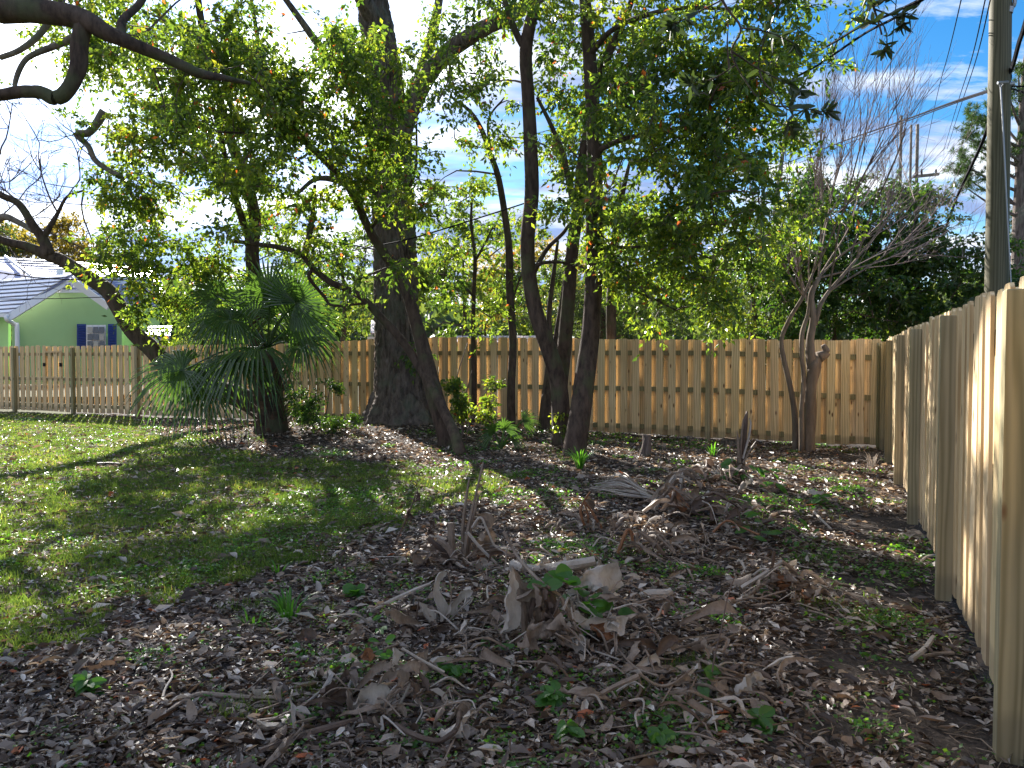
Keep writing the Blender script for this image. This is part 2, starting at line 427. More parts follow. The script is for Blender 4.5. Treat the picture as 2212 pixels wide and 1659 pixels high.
t.links.new(col, b.inputs['Base Color']); b.inputs['Roughness'].default_value = .95; b.inputs['Specular IOR Level'].default_value = .15
bump(t, b, v2, .8, .02)
props(mb.build('ground', m, smooth=True), kind='structure')

def pick(n, f, x0=-17, x1=8, y0=1.2, y1=21, near=1.0):
    """random ground points, denser near the camera, kept with probability f(x,y)"""
    out = []
    got = 0
    while got < n:
        k = n
        # distribution ~ y^-near
        u = rng.random(k)
        if near == 1.0: y = y0 * (y1 / y0) ** u
        else: e = 1 - near; y = (y0 ** e + u * (y1 ** e - y0 ** e)) ** (1 / e)
        hw = .72 * y + 1.2
        x = rng.uniform(-1, 1, k) * hw
        ok = (rng.random(k) < f(x, y)) & (x > x0) & (x < x1)
        # stay on the yard side of both fences
        ok &= (y < 15.75 - .436 * x + .25) & ((x - 1.88) - .433 * (y - 2.99) < .12)
        out.append(np.stack([x[ok], y[ok]], -1)); got += ok.sum()
    return np.concatenate(out)[:n]
def onground(P, dz=0.0): return np.column_stack([P, H(P[:, 0], P[:, 1]) + dz])

# fallen leaves: a carpet nobody could count
def f_lit(x, y):
    l = lawn(x, y); s = soil(x, y); d = .55 + .45 * wav(x * 1.1, y * 1.1, 3.)
    edge = np.clip(((x - 1.88) - .433 * (y - 2.99) + 1.0) * 1.1, 0, .75)
    d2 = np.clip(.75 + .5 * wav(x * 3.7, y * 3.7, 11.), .25, 1)
    return d2 * (1 - .50 * l) * (1 - .90 * s) * (1 - .55 * edge * (y < 9)) * (.65 + .35 * d)
mb = MB(); n = 215000
P = onground(pick(n, f_lit, near=1.0)); n = len(P)
A = rdir(n, -.22, .3); N = unit(np.array([0, 0, 1.0]) + .42 * rng.normal(size=(n, 3)))
far = P[:, 1]
tt = np.where(rng.random(n) < .66, rng.uniform(0, .48, n), rng.uniform(.5, .955, n)); red = rng.random(n) < .008; tt[red] = 1.0
sz = rng.lognormal(np.log(.042), .42, n).clip(.022, .13) * np.interp(far, [4, 9, 16], [1.0, 1.25, 1.5])
P[:, 2] += rng.uniform(.0, .022, n)
wd = sz * rng.uniform(.26, .52, n); cu = rng.normal(.02, .09, n); nr_ = far < 3.9
leaves(mb, P[nr_], A[nr_], N[nr_], sz[nr_], wd[nr_], fold=.55, tint=tt[nr_], six=True, curl=cu[nr_])
leaves(mb, P[~nr_], A[~nr_], N[~nr_], sz[~nr_], wd[~nr_], fold=.6, tint=tt[~nr_])
o = mb.build('leaf_litter', G['litter']); props(o, 'carpet of dry brown fallen leaves over the yard', 'leaf litter', kind='stuff')
# twigs, pine needles and stems in the litter
mb = MB()
P = onground(pick(5200, lambda x, y: (1 - .85 * lawn(x, y)) * (1 - .6 * soil(x, y)), near=1.1), .012)
for p in P:
    a = rng.uniform(0, 6.28); l = rng.lognormal(np.log(.11), .6); d = np.array([math.cos(a), math.sin(a), rng.normal(0, .12)]) * l
    k = np.cross(d, [0, 0, 1]) * rng.normal(0, .15)
    tube(mb, [p - d * .5, p + k + [0, 0, .008], p + d * .5], .0009 + .012 * min(l, .4) * rng.uniform(.3, 1.0) , 3, rng.random(), cap=False)
props(mb.build('twig_litter', drymat('twiglit', (.10, .07, .05), (.36, .28, .21))), 'fine twigs and stems scattered through the fallen leaves', 'twigs', kind='stuff')
# lawn grass
mb = MB(); n = 170000
P = onground(pick(n, lambda x, y: lawn(x, y) * (.35 + .65 * (wav(x * 1.3, y * 1.3, 7.) > -.15)) + .0, x0=-18, y0=2.5, near=1.0))
A = unit(np.array([0, 0, 1.0]) + .65 * rng.normal(size=(n, 3)) * np.array([1, 1, .3]))
h = rng.uniform(.025, .075, n) * (1 + .35 * wav(P[:, 0] * 2, P[:, 1] * 2, 4.))
tg = np.clip(.45 + .25 * wav(P[:, 0] * .9, P[:, 1] * .9, 2.) + .2 * rng.normal(size=n), 0, 1)
leaves(mb, P, A, rdir(n), h, .0045 + .0007 * P[:, 1], tint=tg, blade=True)
# thin grass tufts in the litter
n2 = 16000
P = onground(pick(n2, lambda x, y: (1 - lawn(x, y)) * (wav(x * 1.7, y * 1.9, 6.) > .55), near=1.1))
A = unit(np.array([0, 0, 1.0]) + .8 * rng.normal(size=(n2, 3)) * np.array([1, 1, .3]))
leaves(mb, P, A, rdir(n2), rng.uniform(.03, .09, n2), .0045 + .0006 * P[:, 1], tint=rng.random(n2) * .6, blade=True)
props(mb.build('grass', G['grass']), 'short green lawn grass on the left of the yard', 'grass', kind='stuff')
# clover and broad-leaved ground cover
mb = MB()
def patch(cx, cy, r, k, size=.016):
    th = rng.uniform(0, 6.28, k); rr = r * np.sqrt(rng.random(k)) * (1 + .3 * np.sin(3 * th + cx)); x = cx + rr * np.cos(th); y = cy + rr * np.sin(th)
    P = np.column_stack([x, y, H(x, y) + .012 + .045 * rng.random(k) * (1 - rr / r / 1.4).clip(.1, 1)])
    s = size * rng.uniform(.6, 1.5, k)
    leaves(mb, P, rdir(k, -.3, .5), unit(np.array([0, 0, 1.0]) + .5 * rng.normal(size=(k, 3))), s, s * .95, fold=.15, tint=rng.random(k))
C = pick(430, lambda x, y: .25 + .75 * (wav(x, y, 8.) > .1) * (1 - .8 * soil(x, y)), near=.9)
for c in C: patch(c[0], c[1], rng.uniform(.08, .32), int(rng.uniform(25, 110)), .014 + .0012 * c[1])
for (u, v, r, k) in [(1250, 1190, .35, 420), (1200, 1182, .25, 240), (1690, 1090, .5, 620), (1600, 1095, .5, 500), (1830, 1060, .25, 220), (1790, 1040, .2, 150), (1780, 1215, .4, 260), (1470, 1240, .25, 260), (1530, 1240, .2, 180), (1240, 1500, .28, 320), (1450, 1560, .28, 330), (1400, 1600, .25, 260), (760, 1080, .8, 900), (640, 1120, .7, 700), (560, 1180, .5, 500), (950, 1460, .18, 180), (640, 1560, .12, 100), (720, 1250, .22, 200), (1940, 1250, .3, 260), (1360, 1060, .4, 300), (1100, 1070, .4, 300), (1880, 1360, .25, 180), (330, 1250, .5, 500), (1330, 950, .8, 500), (1500, 962, .7, 350), (1740, 962, .5, 350), (1000, 975, .4, 250)]:
    c = G0(u, v); patch(c[0], c[1], r, k, .016 + .0012 * c[1])
props(mb.build('ground_cover', G['weed']), 'low clover and broad-leaved weeds growing through the litter', 'ground cover', kind='stuff')

# ------------------------------------------------------------------ fences
def fence(name, label, O, d, nrm, s0, s1, posts, ph=0.0, top=1.86, slope=None, posth=1.80, skip=()):
    """O origin, d direction, nrm towards the yard"""
    t0 = thing(name, label, 'fence', (O[0], O[1], 0))
    O, d, nrm = (np.array([*q, 0.]) for q in (O, d, nrm)); Z = np.array([0, 0, 1.])
    # board meshes: dog-eared, origin at its foot
    meshes = []
    for k in range(6):
        w, th, c = .140 + rng.uniform(-.003, .003), .018, .022
        h = 1.0
        m2 = MB(); out2 = [(-w / 2, 0), (w / 2, 0), (w / 2, top - .04 - c), (w / 2 - c, top - .04), (-w / 2 + c, top - .04), (-w / 2, top - .04 - c)]
        bow = rng.normal(0, .004)
        V = [(x + bow * math.sin(z * 1.6), y, z) for y in (-th / 2, th / 2) for x, z in out2]
        n6 = 6
        F = [np.array([[0, 1, 2, 3, 4, 5]]), np.array([[11, 10, 9, 8, 7, 6]]), np.array([[(i + 1) % 6, i, i + 6, (i + 1) % 6 + 6] for i in range(6)])]
        m2.add(V, F); meshes.append(m2.mesh('board', G['wood']))
    ang = math.atan2(d[1], d[0])
    def board(s, side):
        p = O + d * s + nrm * side
        o = bpy.data.objects.new('board', random.choice(meshes)); COL.objects.link(o); o.parent = t0
        z = float(H(p[0], p[1])) * .6 + .045 + rng.normal(0, .006)
        lp = p - OFF[t0.name]
        o.location = (lp[0], lp[1], z); o.rotation_euler = (rng.normal(0, .004), rng.normal(0, .006), ang + rng.normal(0, .02) + (math.pi if rng.random() < .5 else 0))
    s = s0 + ph
    while s < s1:
        if not any(a < s < b for a, b in skip):
            board(s + rng.normal(0, .004), .034); board(s + .116 + rng.normal(0, .005), -.034)
        s += .232
    ps = sorted(posts)
    ext = [s0 - .1] + [p for p in ps if s0 < p < s1] + [s1]
    for a, c in zip(ext[:-1], ext[1:]):
        for hgt in (.20, .93, 1.62):
            za = hgt + (slope(a) if slope else 0); zb = hgt + (slope(c) if slope else 0)
            mb = MB(); A0, B0 = O + d * (a + .004), O + d * (c - .004); mid = (A0 + B0) / 2; mid[2] = (za + zb) / 2
            hv = (B0 - A0) / 2; hv[2] = (zb - za) / 2
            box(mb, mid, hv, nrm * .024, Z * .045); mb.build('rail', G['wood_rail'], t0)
    for p in ps:
        c = O + d * p + nrm * (.0435 + .046); mb = MB(); g = float(H(c[0], c[1]))
        h2 = posth + rng.normal(0, .01)
        V = []
        e = .0445
        for (z, k) in ((g - .3, 1), (h2 - .004, 1), (h2, .9)):
            V += [c + d * sx * e * k + nrm * sy * e * k + Z * z for sx, sy in ((-1, -1), (1, -1), (1, 1), (-1, 1))]
        V = np.array(V); F = np.array([[4 * r + i, 4 * r + (i + 1) % 4, 4 * r + 4 + (i + 1) % 4, 4 * r + 4 + i] for r in range(2) for i in range(4)] + [[8, 9, 10, 11]])
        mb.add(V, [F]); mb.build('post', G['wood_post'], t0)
    return t0
NB = unit(np.array([.917, -.400])); NR = unit(np.array([.397, .918]))
CORNER = np.array([6.37, 13.12])
# along the back, running left from the corner
def sl(s): return .0 if s > 3.2 else -.10 * (3.2 - s) / 3.2
fb = fence('wooden_fence', 'new pine board fence across the back of the yard behind the trees', CORNER, -NB, (-.400, -.917), .05, 27.0,
           [2.95 + 2.44 * k for k in range(10)], .10, slope=sl)
CORNER_R = CORNER + np.array([.918, -.397]) * .055
fr = fence('wooden_fence', 'new pine board fence running up the right side past bare soil', CORNER_R - NR * 12.3, NR, (-.918, .397), 0.0, 12.1,
           [12.3 - 1.93, 12.3 - 4.32, 12.3 - 6.5, 12.3 - 8.95, 12.3 - 11.10, 12.15], .02)
# small framed cut-out with two dark hinges in the left part of the back fence
def onback(u, off=.042):
    a = (u - CU) / FPX
    # intersection of the view line with the fence line
    M = np.array([[-NB[0], -a], [-NB[1], -1.0]]); sol = np.linalg.solve(M, -(CORNER))
    s = sol[0]; p = CORNER - NB * s + np.array([-.400, -.917]) * off
    return np.array([p[0], p[1], 0.])
def hz(v, y): return EYE + (772 - v) / FPX * y
pa, pb = onback(101), onback(136)
za, zb = hz(760, pa[1]), hz(815, pa[1]); dB = np.array([*(-NB), 0.]); nB = np.array([-.400, -.917, 0.])
mb = MB()
mid = (pa + pb) / 2
wv = (pb - pa) / 2
for z in (za, zb): box(mb, mid + [0, 0, z] + nB * .012, wv, nB * .010, np.array([0, 0, .022]))
for p in (pa, pb, pa * .62 + pb * .38): box(mb, p + [0, 0, (za + zb) / 2] + nB * .012, dB * .022, nB * .010, np.array([0, 0, abs(za - zb) / 2 - .025]))
mb.build('hatch_frame', G['wood'], fb)
for p in (pa, pb):
    mb = MB(); box(mb, p + [0, 0, (za + zb) / 2] + nB * .03, dB * .05, nB * .006, np.array([0, 0, .05])); mb.build('hinge', G['black'], fb)
# dark end post in the corner
mb = MB(); c = np.array([CORNER[0] - .12, CORNER[1] - .05, .87]); box(mb, c, np.array([.03, 0, 0]), np.array([0, .03, 0]), np.array([0, 0, .9])); mb.build('post', G['wood_rail'], fb)

# ------------------------------------------------------------------ house on the left
hs_ = thing('house', 'mint green house with white roof behind the left fence', 'house', pt(130, 772, 31) * [1, 1, 0])
def poly(parent, name, pts, m, th=.0):
    mb = MB(); slab(mb, pts, th or .05); return mb.build(name, m, parent)
A_ = lambda u, v, Y: pt(u, v, Y)
gy = lambda u: 29.5 + (u - 24) / 208 * 2.0
gl, grt = 26, 262; SIDE = plain('siding_joint', (.25, .40, .17), .8)
wall_pts = [A_(gl, 830, gy(gl)), A_(grt, 830, gy(grt)), A_(grt, 684, gy(grt)), A_(152, 612, gy(152)), A_(gl, 684, gy(gl))]
poly(hs_, 'wall', wall_pts, G['mint'], .12)
# left set-back wall
poly(hs_, 'wall', [A_(-160, 830, 31.6), A_(24, 830, 30.4), A_(24, 678, 30.4), A_(-160, 672, 31.6)], G['mint'], .12)
# siding courses as thin proud lines
for k in range(7):
    v = 640 + k * 16
    fr_ = max(0, (684 - v) / 72)
    ul, ur = gl + 126 * fr_ + 1, grt - 110 * fr_ - 1
    mb = MB(); a, c = A_(ul, v, gy(ul) - .02), A_(ur, v, gy(ur) - .02)
    slab(mb, [a, c, c + [0, 0, .012], a + [0, 0, .012]], -.012); mb.build('siding_line', SIDE, hs_)
# rake boards
def bar(parent, name, a, c, w, dpt, m):
    mb = MB(); a, c = np.array(a), np.array(c); d = unit(c - a); n = np.array([0, -1.0, 0]); s = unit(np.cross(d, n))
    box(mb, (a + c) / 2, (c - a) / 2, s * w / 2, n * dpt / 2); return mb.build(name, m, parent)
bar(hs_, 'rake_board', A_(152, 604, 30.2), A_(20, 686, 29.0), .26, .10, G['white'])
bar(hs_, 'rake_board', A_(153, 604, 30.1), A_(236, 664, 30.6), .26, .10, G['white'])
# gable vent
vt = poly(hs_, 'gable_vent', [A_(122, 628, 30.15), A_(178, 628, 30.75), A_(150, 611, 30.45)], G['black'], .02)
for k in range(4):
    f = k / 4; mb = MB(); a, c = A_(124 + 24 * f, 627 - 15 * f, 30.0), A_(176 - 24 * f, 627 - 15 * f, 30.3)
    tube(mb, [a, c], .03, 4); mb.build('louvre', G['roofgap'] if k % 2 else G['white'], vt)
bar(hs_, 'vent_sill', A_(120, 630, 30.0), A_(182, 630, 30.3), .08, .06, G['white'])
def roof(parent, tl, tr, bl, br, n, rows=True):
    """courses of panels between the top edge tl-tr and the bottom edge bl-br"""
    tl, tr, bl, br = (np.array(q) for q in (tl, tr, bl, br))
    base = poly(parent, 'roof_deck', [bl, br, tr, tl], G['roofgap'], -.06)
    for k in range(n):
        f0, f1 = k / n, (k + .90) / n
        a, b2 = tl + (bl - tl) * f0, tr + (br - tr) * f0; c, d = tl + (bl - tl) * f1, tr + (br - tr) * f1
        mb = MB(); slab(mb, [c + [0, 0, .07], d + [0, 0, .07], b2 + [0, 0, .02], a + [0, 0, .02]], .03); mb.build('roof_panel', G['roofw'], parent)
# front wing roof, left slope
roof(hs_, A_(-140, 617, 34), A_(156, 594, 30.1), A_(-140, 690, 30.6), A_(18, 680, 29.1), 9)
# main roof behind
roof(hs_, A_(-160, 548, 42), A_(150, 566, 41), A_(-160, 640, 36), A_(260, 636, 34.5), 12)
roof(hs_, A_(150, 566, 41), A_(330, 580, 41), A_(215, 625, 35), A_(360, 640, 36), 8)
roof(hs_, A_(158, 597, 30.4), A_(330, 600, 34), A_(250, 668, 31.6), A_(345, 664, 33), 7)
bar(hs_, 'hip_cap', A_(10, 553, 41.5), A_(64, 594, 36.8), .12, .1, G['white'])
mb = MB(); tube(mb, [A_(129, 600, 38), A_(129, 583, 38)], .16, 8); mb.build('vent_pipe', G['white'], hs_)
mb = MB(); tube(mb, [A_(296, 590, 38), A_(296, 572, 38)], .14, 8); mb.build('vent_pipe', G['black'], hs_)
poly(hs_, 'wall', [A_(262, 830, 33), A_(345, 830, 33.5), A_(345, 650, 33.5), A_(262, 656, 33)], G['mint'], .1)
# gutter and downspout
bar(hs_, 'gutter', A_(-120, 681, 29.6), A_(22, 681, 29.0), .14, .12, G['white'])
mb = MB(); tube(mb, smooth_path([A_(13, 683, 28.9), A_(16, 691, 28.9), A_(32, 701, 29.3), A_(37, 712, 29.3), A_(38, 830, 29.3)], 5), .085, 8); mb.build('downspout', G['white'], hs_, True)
# window
wy = 30.9
win = poly(hs_, 'window', [A_(187, 752, wy - .2), A_(229, 752, wy), A_(229, 702, wy), A_(187, 702, wy - .2)], G['white'], .05)
for r in range(3):
    for c in range(3):
        u0, u1 = 189 + c * 12.6, 189 + c * 12.6 + 11; v1, v0 = 706 + r * 15.5 + 13.5, 706 + r * 15.5
        y0 = wy - .28 + .06 * c / 2
        poly(win, 'pane', [A_(u0, v1, y0), A_(u1, v1, y0), A_(u1, v0, y0), A_(u0, v0, y0)], G['glass'] if (r + c) % 3 else G['curtain'], .01)
for (u0, u1) in ((166, 186), (233, 252)):
    s_ = poly(hs_, 'shutter', [A_(u0, 755, wy - .3), A_(u1, 755, wy - .15), A_(u1, 700, wy - .15), A_(u0, 700, wy - .3)], G['blue'], .05)
    for k in range(9):
        mb = MB(); v = 704 + k * 5.4; tube(mb, [A_(u0 + 2, v, wy - .42), A_(u1 - 2, v, wy - .3)], .022, 4); mb.build('slat', G['blue'], s_)
# lean-to roof to the right of the house
sh = thing('carport', 'low white carport roof between the house and the palm', 'carport', pt(340, 772, 27) * [1, 1, 0])
roof(sh, A_(322, 708, 28), A_(372, 706, 28), A_(308, 728, 26), A_(366, 732, 26), 3)
for u in (312, 360):
    mb = MB(); tube(mb, [A_(u, 735, 26.3), A_(u, 840, 26.3)], .05, 6); mb.build('post', G['white'], sh)
# roof seen just above the middle of the fence
sh = thing('shed', 'low shed with pinkish grey roof just over the middle fence', 'shed', pt(1060, 772, 22) * [1, 1, 0])
pk = plain('shed_roof', (.42, .33, .33), .5, 0, .1, 3)
for k in range(12):
    u0 = 985 + k * 14.5; mb = MB(); slab(mb, [A_(u0, 742, 20.4), A_(u0 + 13, 742, 20.4), A_(u0 + 14, 728, 23), A_(u0 + 1, 728, 23)], .04); mb.build('roof_panel', pk, sh)
mb = MB(); box(mb, A_(1070, 790, 21.6), np.array([1.0, 0, 0]), np.array([0, .9, 0]), np.array([0, 0, .62])); mb.build('wall', plain('shedwall', (.30, .34, .30), .7), sh)
sh = thing('shed', 'small pinkish metal roof glimpsed left of the oak trunk', 'shed', pt(835, 772, 24) * [1, 1, 0])
for k in range(5):
    u0 = 800 + k * 15; mb = MB(); slab(mb, [A_(u0, 722, 23), A_(u0 + 13, 722, 23), A_(u0 + 15, 694, 25), A_(u0 + 2, 694, 25)], .04); mb.build('roof_panel', pk, sh)
mb = MB(); box(mb, A_(838, 790, 24.5), np.array([.5, 0, 0]), np.array([0, .8, 0]), np.array([0, 0, .9])); mb.build('wall', G['white'], sh)
# ------------------------------------------------------------------ trees
KD = 3.6
CL, CS = 3.0, .40
def blob_pts(blobs, dens):
    """blob: (u, v, Y, ru, rv, rY[m], k) in the picture or ('w', x, y, z, rx, ry, rz, n) in metres"""
    out = []
    for b_ in blobs:
        if b_[0] == 'w':
            _, x, y, z, rx, ry, rz, n = b_; n = int(n * .7); c = np.array([x, y, z]); r = np.array([rx, ry, rz])
        else:
            u, v, Y, ru, rv, rY, k = b_; c = pt(u, v, Y); s = Y / FPX; r = np.array([ru * s, rY, rv * s])
            n = max(2, int(KD * k * dens * math.pi * r[0] * r[2]))
        m0 = max(1, int(n / CL)); q = unit(rng.normal(size=(m0, 3))) * rng.random((m0, 1)) ** (1 / 2.4)
        out.append((c + q * r)[rng.integers(0, m0, n)] + rng.normal(0, CS, (n, 3)) * [1, 1, .55])
    return np.concatenate(out)
def crown(lb, tb, skel, blobs, dens, nleaf, ll, spread=.50, droop=.5, thick=.012, lsix=False, tlo=0, thi=.975, twigs=True, red=.012, horiz=.6):
    C = blob_pts(blobs, dens)
    S = [np.asarray(skel)]
    Sa = np.concatenate(S)
    d0 = np.min(((C[:, None] - Sa[None]) ** 2).sum(-1), 1) if len(C) * len(Sa) < 4e6 else np.linalg.norm(C - Sa.mean(0), axis=1)
    for c in C[np.argsort(d0)]:
        if twigs:
            dd = ((Sa - c) ** 2).sum(1) + 1.2 * np.maximum(0, Sa[:, 2] - c[2]) ** 2
            a = Sa[np.argmin(dd)]; L_ = np.linalg.norm(c - a)
            mid = (a + c) / 2 + rng.normal(0, .08 * L_ + .01, 3) + [0, 0, .10 * L_]
            P = smooth_path([a, mid, c], 2)
            tube(tb, P, [thick * (0.5 + 1.1 * min(L_, 3)), thick * .35], 3, rng.random(), cap=False)
            Sa = np.vstack([Sa, P[1:]])
        k = max(3, nleaf // 14)
        D = unit(rdir(k) * [1, 1, horiz] + [0, 0, .05]); Ls = spread * rng.uniform(.5, 1.25, k)
        if twigs:
            for q in range(0, k, 2):
                e = c + D[q] * Ls[q] * .8 - [0, 0, .1 * Ls[q]]
                tube(tb, [c, e], [thick * .3, thick * .12], 3, rng.random(), cap=False)
        ti = rng.integers(0, k, nleaf); t_ = rng.uniform(.15, 1.0, nleaf)
        P = c + D[ti] * (Ls[ti] * t_)[:, None]; P[:, 2] -= .25 * Ls[ti] * t_ * t_
        P += rng.normal(0, .03, P.shape)
        A = unit(D[ti] * .6 + rdir(nleaf) * .8 - np.array([0, 0, droop]))
        N = unit(rdir(nleaf) * .9 + np.array([0, 0, .7]))
        tint = np.clip(rng.normal(.48 + .15 * rng.normal(), .22, nleaf), tlo, thi)
        if red: tint[rng.random(nleaf) < red] = 1.0
        l = ll * rng.uniform(.5, 1.3, nleaf)
        leaves(lb, P, A, N, l, l * rng.uniform(.42, .58, nleaf), fold=.35, tint=tint, six=lsix)
def limb(mb, spec, r, n=8, k=5, wob=.06, cap=True):
    """spec: list of (u, v, Y) or world points; returns smoothed path"""
    P = np.array([pt(*q[:3]) if len(q) == 3 else np.array(q[1:]) for q in spec]); P = smooth_path(P, k)
    tube(mb, P, r, n, wob=wob, cap=cap); return P
def tree(name, label, base, limbs, bk, blobs, lm, dens=2.2, nleaf=130, ll=.10, group=None, thick=.014, cat='tree', **kw):
    t0 = thing(name, label, cat, base, group)
    tm = MB(); sk = []
    for k_, (spec, r) in enumerate(limbs):
        P = limb(tm, spec, r, 12 if max(np.atleast_1d(r)) > .06 else 7); sk.append(P if len(P) < 5 else P[len(P) // 3 if k_ == 0 else 1:])
    tm.build('trunk', bk, t0, True)
    if blobs:
        lb, tb = MB(), MB(); crown(lb, tb, np.concatenate(sk), blobs, dens, nleaf, ll, thick=thick, **kw)
        lb.build('crown', lm, t0)
        if tb.V: tb.build('branches', G['twig'], t0, kind='stuff')
    return t0

# --- the big oak: flared, deeply ridged trunk
ob = np.array([*pt(868, 905, 15.7)[:2], 0.]); ob[2] = float(H(ob[0], ob[1])) - .05
t0 = thing('oak_tree', 'massive old oak with thick furrowed trunk flaring into the leaf litter', 'tree', ob)
ax_pts = np.array([[ob[0], ob[1], ob[2]], pt(866, 840, 15.75), pt(858, 740, 15.8), pt(853, 620, 15.9), pt(850, 500, 16.0), pt(842, 380, 16.1), pt(836, 250, 16.2), pt(822, 120, 16.3), pt(805, 0, 16.4), pt(800, -120, 16.5), pt(815, -300, 16.8)])
ax_r = [.66, .49, .42, .40, .39, .39, .36, .33, .28, .24, .17]
P = smooth_path(ax_pts, 24); m_ = len(P); nn = 130
rr = np.interp(np.linspace(0, 1, m_), np.linspace(0, 1, len(ax_r)), ax_r)
th = np.arange(nn) * 2 * np.pi / nn
z = P[:, 2][:, None] - ob[2]
fl = np.exp(-z / .55)
lob = (.34 * np.abs(np.sin(2.5 * th[None] + .7)) ** 1.5 + .14 * np.sin(7 * th[None])) * fl + .05 * np.sin(3 * th[None] + z * .3)
# ridges meandering up the bark
ph = th[None] * 17 + 1.6 * np.sin(z * 2.1 + th[None] * 3) + 1.1 * np.sin(z * 5.3 + th[None] * 5)
ph = ph + .8 * np.sin(z * 11 + np.sin(th[None] * 9) * 2)
rid = np.abs(np.sin(ph)) ** .7 * .040 * (1 + .5 * np.sin(z * 13 + th[None] * 11)) + .012 * rng.normal(size=(m_, nn)) * .6
rad = rr[:, None] * (1 + lob) + rid
V = P[:, None] + rad[..., None] * np.stack([np.cos(th), np.sin(th), np.zeros(nn)], -1)[None]
i_ = np.arange(m_ - 1)[:, None] * nn; j_ = np.arange(nn)[None]; j2 = (j_ + 1) % nn
mb = MB(); mb.add(V.reshape(-1, 3), [np.stack([i_ + j_, i_ + j2, i_ + nn + j2, i_ + nn + j_], -1).reshape(-1, 4)])
mb.build('trunk', G['bark_oak'], t0, True)
mb = MB(); sk = []
for spec, r in [([(860, 330, 16.1), (885, 240, 15.9), (940, 140, 15.6), (1020, 75, 15.2), (1120, 25, 14.9), (1240, -60, 14.6), (1400, -140, 14.2)], [.22, .17, .14, .09]),
                ([(862, 300, 16.1), (900, 190, 16.3), (930, 90, 16.6), (948, 0, 16.9), (960, -120, 17.2)], [.18, .13, .10, .07]),
                ([(826, 220, 16.2), (760, 160, 15.9), (700, 110, 15.6), (640, 30, 15.3), (560, -80, 15)], [.13, .10, .07, .04]),
                ([(812, 60, 16.3), (760, -40, 15.6), (640, -130, 14.9), (480, -220, 14.2)], [.2, .15, .1, .05]),
                ([(845, 420, 16.0), (770, 400, 15.4), (690, 385, 14.9), (640, 420, 14.5)], [.10, .08, .05, .03])]:
    Q = limb(mb, spec, r, 10); sk.append(Q[2:]); mb2 = mb
mb.build('limb', G['bark_oak'], t0, True)
lb, tb = MB(), MB()
crown(lb, tb, np.concatenate(sk + [P[-60:]]), [('w', -3, 15, 12.5, 5.5, 4, 3.0, 210), ('w', 2.5, 14, 12.2, 3.5, 3.5, 2.5, 90), ('w', -8, 15, 11.5, 3, 3, 2.0, 60), (800, 120, 15.8, 200, 130, 1.5, .6), (1050, 60, 15.2, 190, 90, 1.5, .6)], 1.5, 95, .10, thick=.018)
lb.build('crown', G['leaf_cam'], t0); tb.build('branches', G['twig'], t0, kind='stuff')

# --- leaning camphor, its trunk crossing in front of the oak
b1 = G0(973, 962); Yb = b1[1]
tree('camphor_tree', 'leaning camphor tree crossing in front of the oak with long limb to the left', b1,
     [([(972, 975, Yb), (960, 925, Yb), (938, 850, Yb + .1), (918, 770, Yb + .2), (900, 700, Yb + .3), (882, 640, Yb + .3), (855, 580, Yb + .4), (828, 545, Yb + .4), (797, 495, Yb + .3), (757, 410, Yb + .2), (700, 345, Yb + .1), (655, 300, Yb), (612, 235, Yb - .2), (580, 165, Yb - .3), (562, 110, Yb - .4), (548, 30, Yb - .5), (530, -80, Yb - .6)], [.19, .15, .125, .105, .09, .075, .06, .052, .045, .038, .025]),
      ([(996, 986, Yb - .9), (985, 945, Yb - .75), (970, 912, Yb - .5), (945, 860, Yb - .2), (905, 790, Yb + .2), (860, 725, Yb + .3), (815, 678, Yb + .3), (785, 645, Yb + .2), (757, 628, Yb + .1), (715, 610, Yb), (677, 580, Yb - .1), (652, 550, Yb - .2), (608, 535, Yb - .3), (550, 527, Yb - .4), (500, 520, Yb - .5)], [.10, .09, .08, .07, .06, .055, .05, .04, .03]),
      ([(656, 552, Yb - .2), (668, 510, Yb), (676, 460, Yb + .1), (680, 400, Yb + .2)], [.06, .045, .03]),
      ([(700, 345, Yb + .1), (668, 310, Yb), (640, 240, Yb - .2)], [.04, .02]),
      ([(655, 300, Yb), (560, 290, Yb - .5), (470, 285, Yb - .8)], [.035, .015]),
      ([(797, 495, Yb + .3), (850, 440, Yb), (895, 380, Yb - .3), (900, 250, Yb - .6)], [.04, .03, .015]),
      ([(677, 580, Yb), (668, 600, Yb), (700, 640, Yb + .3), (720, 660, Yb + .3), (790, 655, Yb + .5)], [.035, .03, .02])],
     G['bark_cam'],
     [(600, 130, 12.8, 170, 150, 1.3, 1.25), (470, 250, 12.6, 130, 130, 1.2, 1.2), (690, 300, 12.9, 150, 130, 1.3, 1.1), (560, 420, 12.8, 150, 90, 1.2, 1.1),
      (850, 300, 12.4, 130, 120, 1.2, .75), (900, 130, 12.2, 150, 120, 1.2, .45), (430, 60, 12.5, 130, 90, 1.2, .8), (740, 200, 12.2, 110, 90, 1, 1.0),
      (760, 440, 13.0, 110, 80, 1.2, .9), (640, 500, 12.9, 110, 60, 1.0, .7), (930, 370, 12.4, 90, 80, 1.0, .6), (860, 600, 12.8, 70, 55, .5, .8),
      ('w', -4.5, 12, 10.2, 3.6, 2.6, 1.6, 90), ('w', -7.2, 12.3, 9.3, 1.8, 2, 1.3, 30)],
     G['leaf_cam'], dens=2.1, nleaf=135)

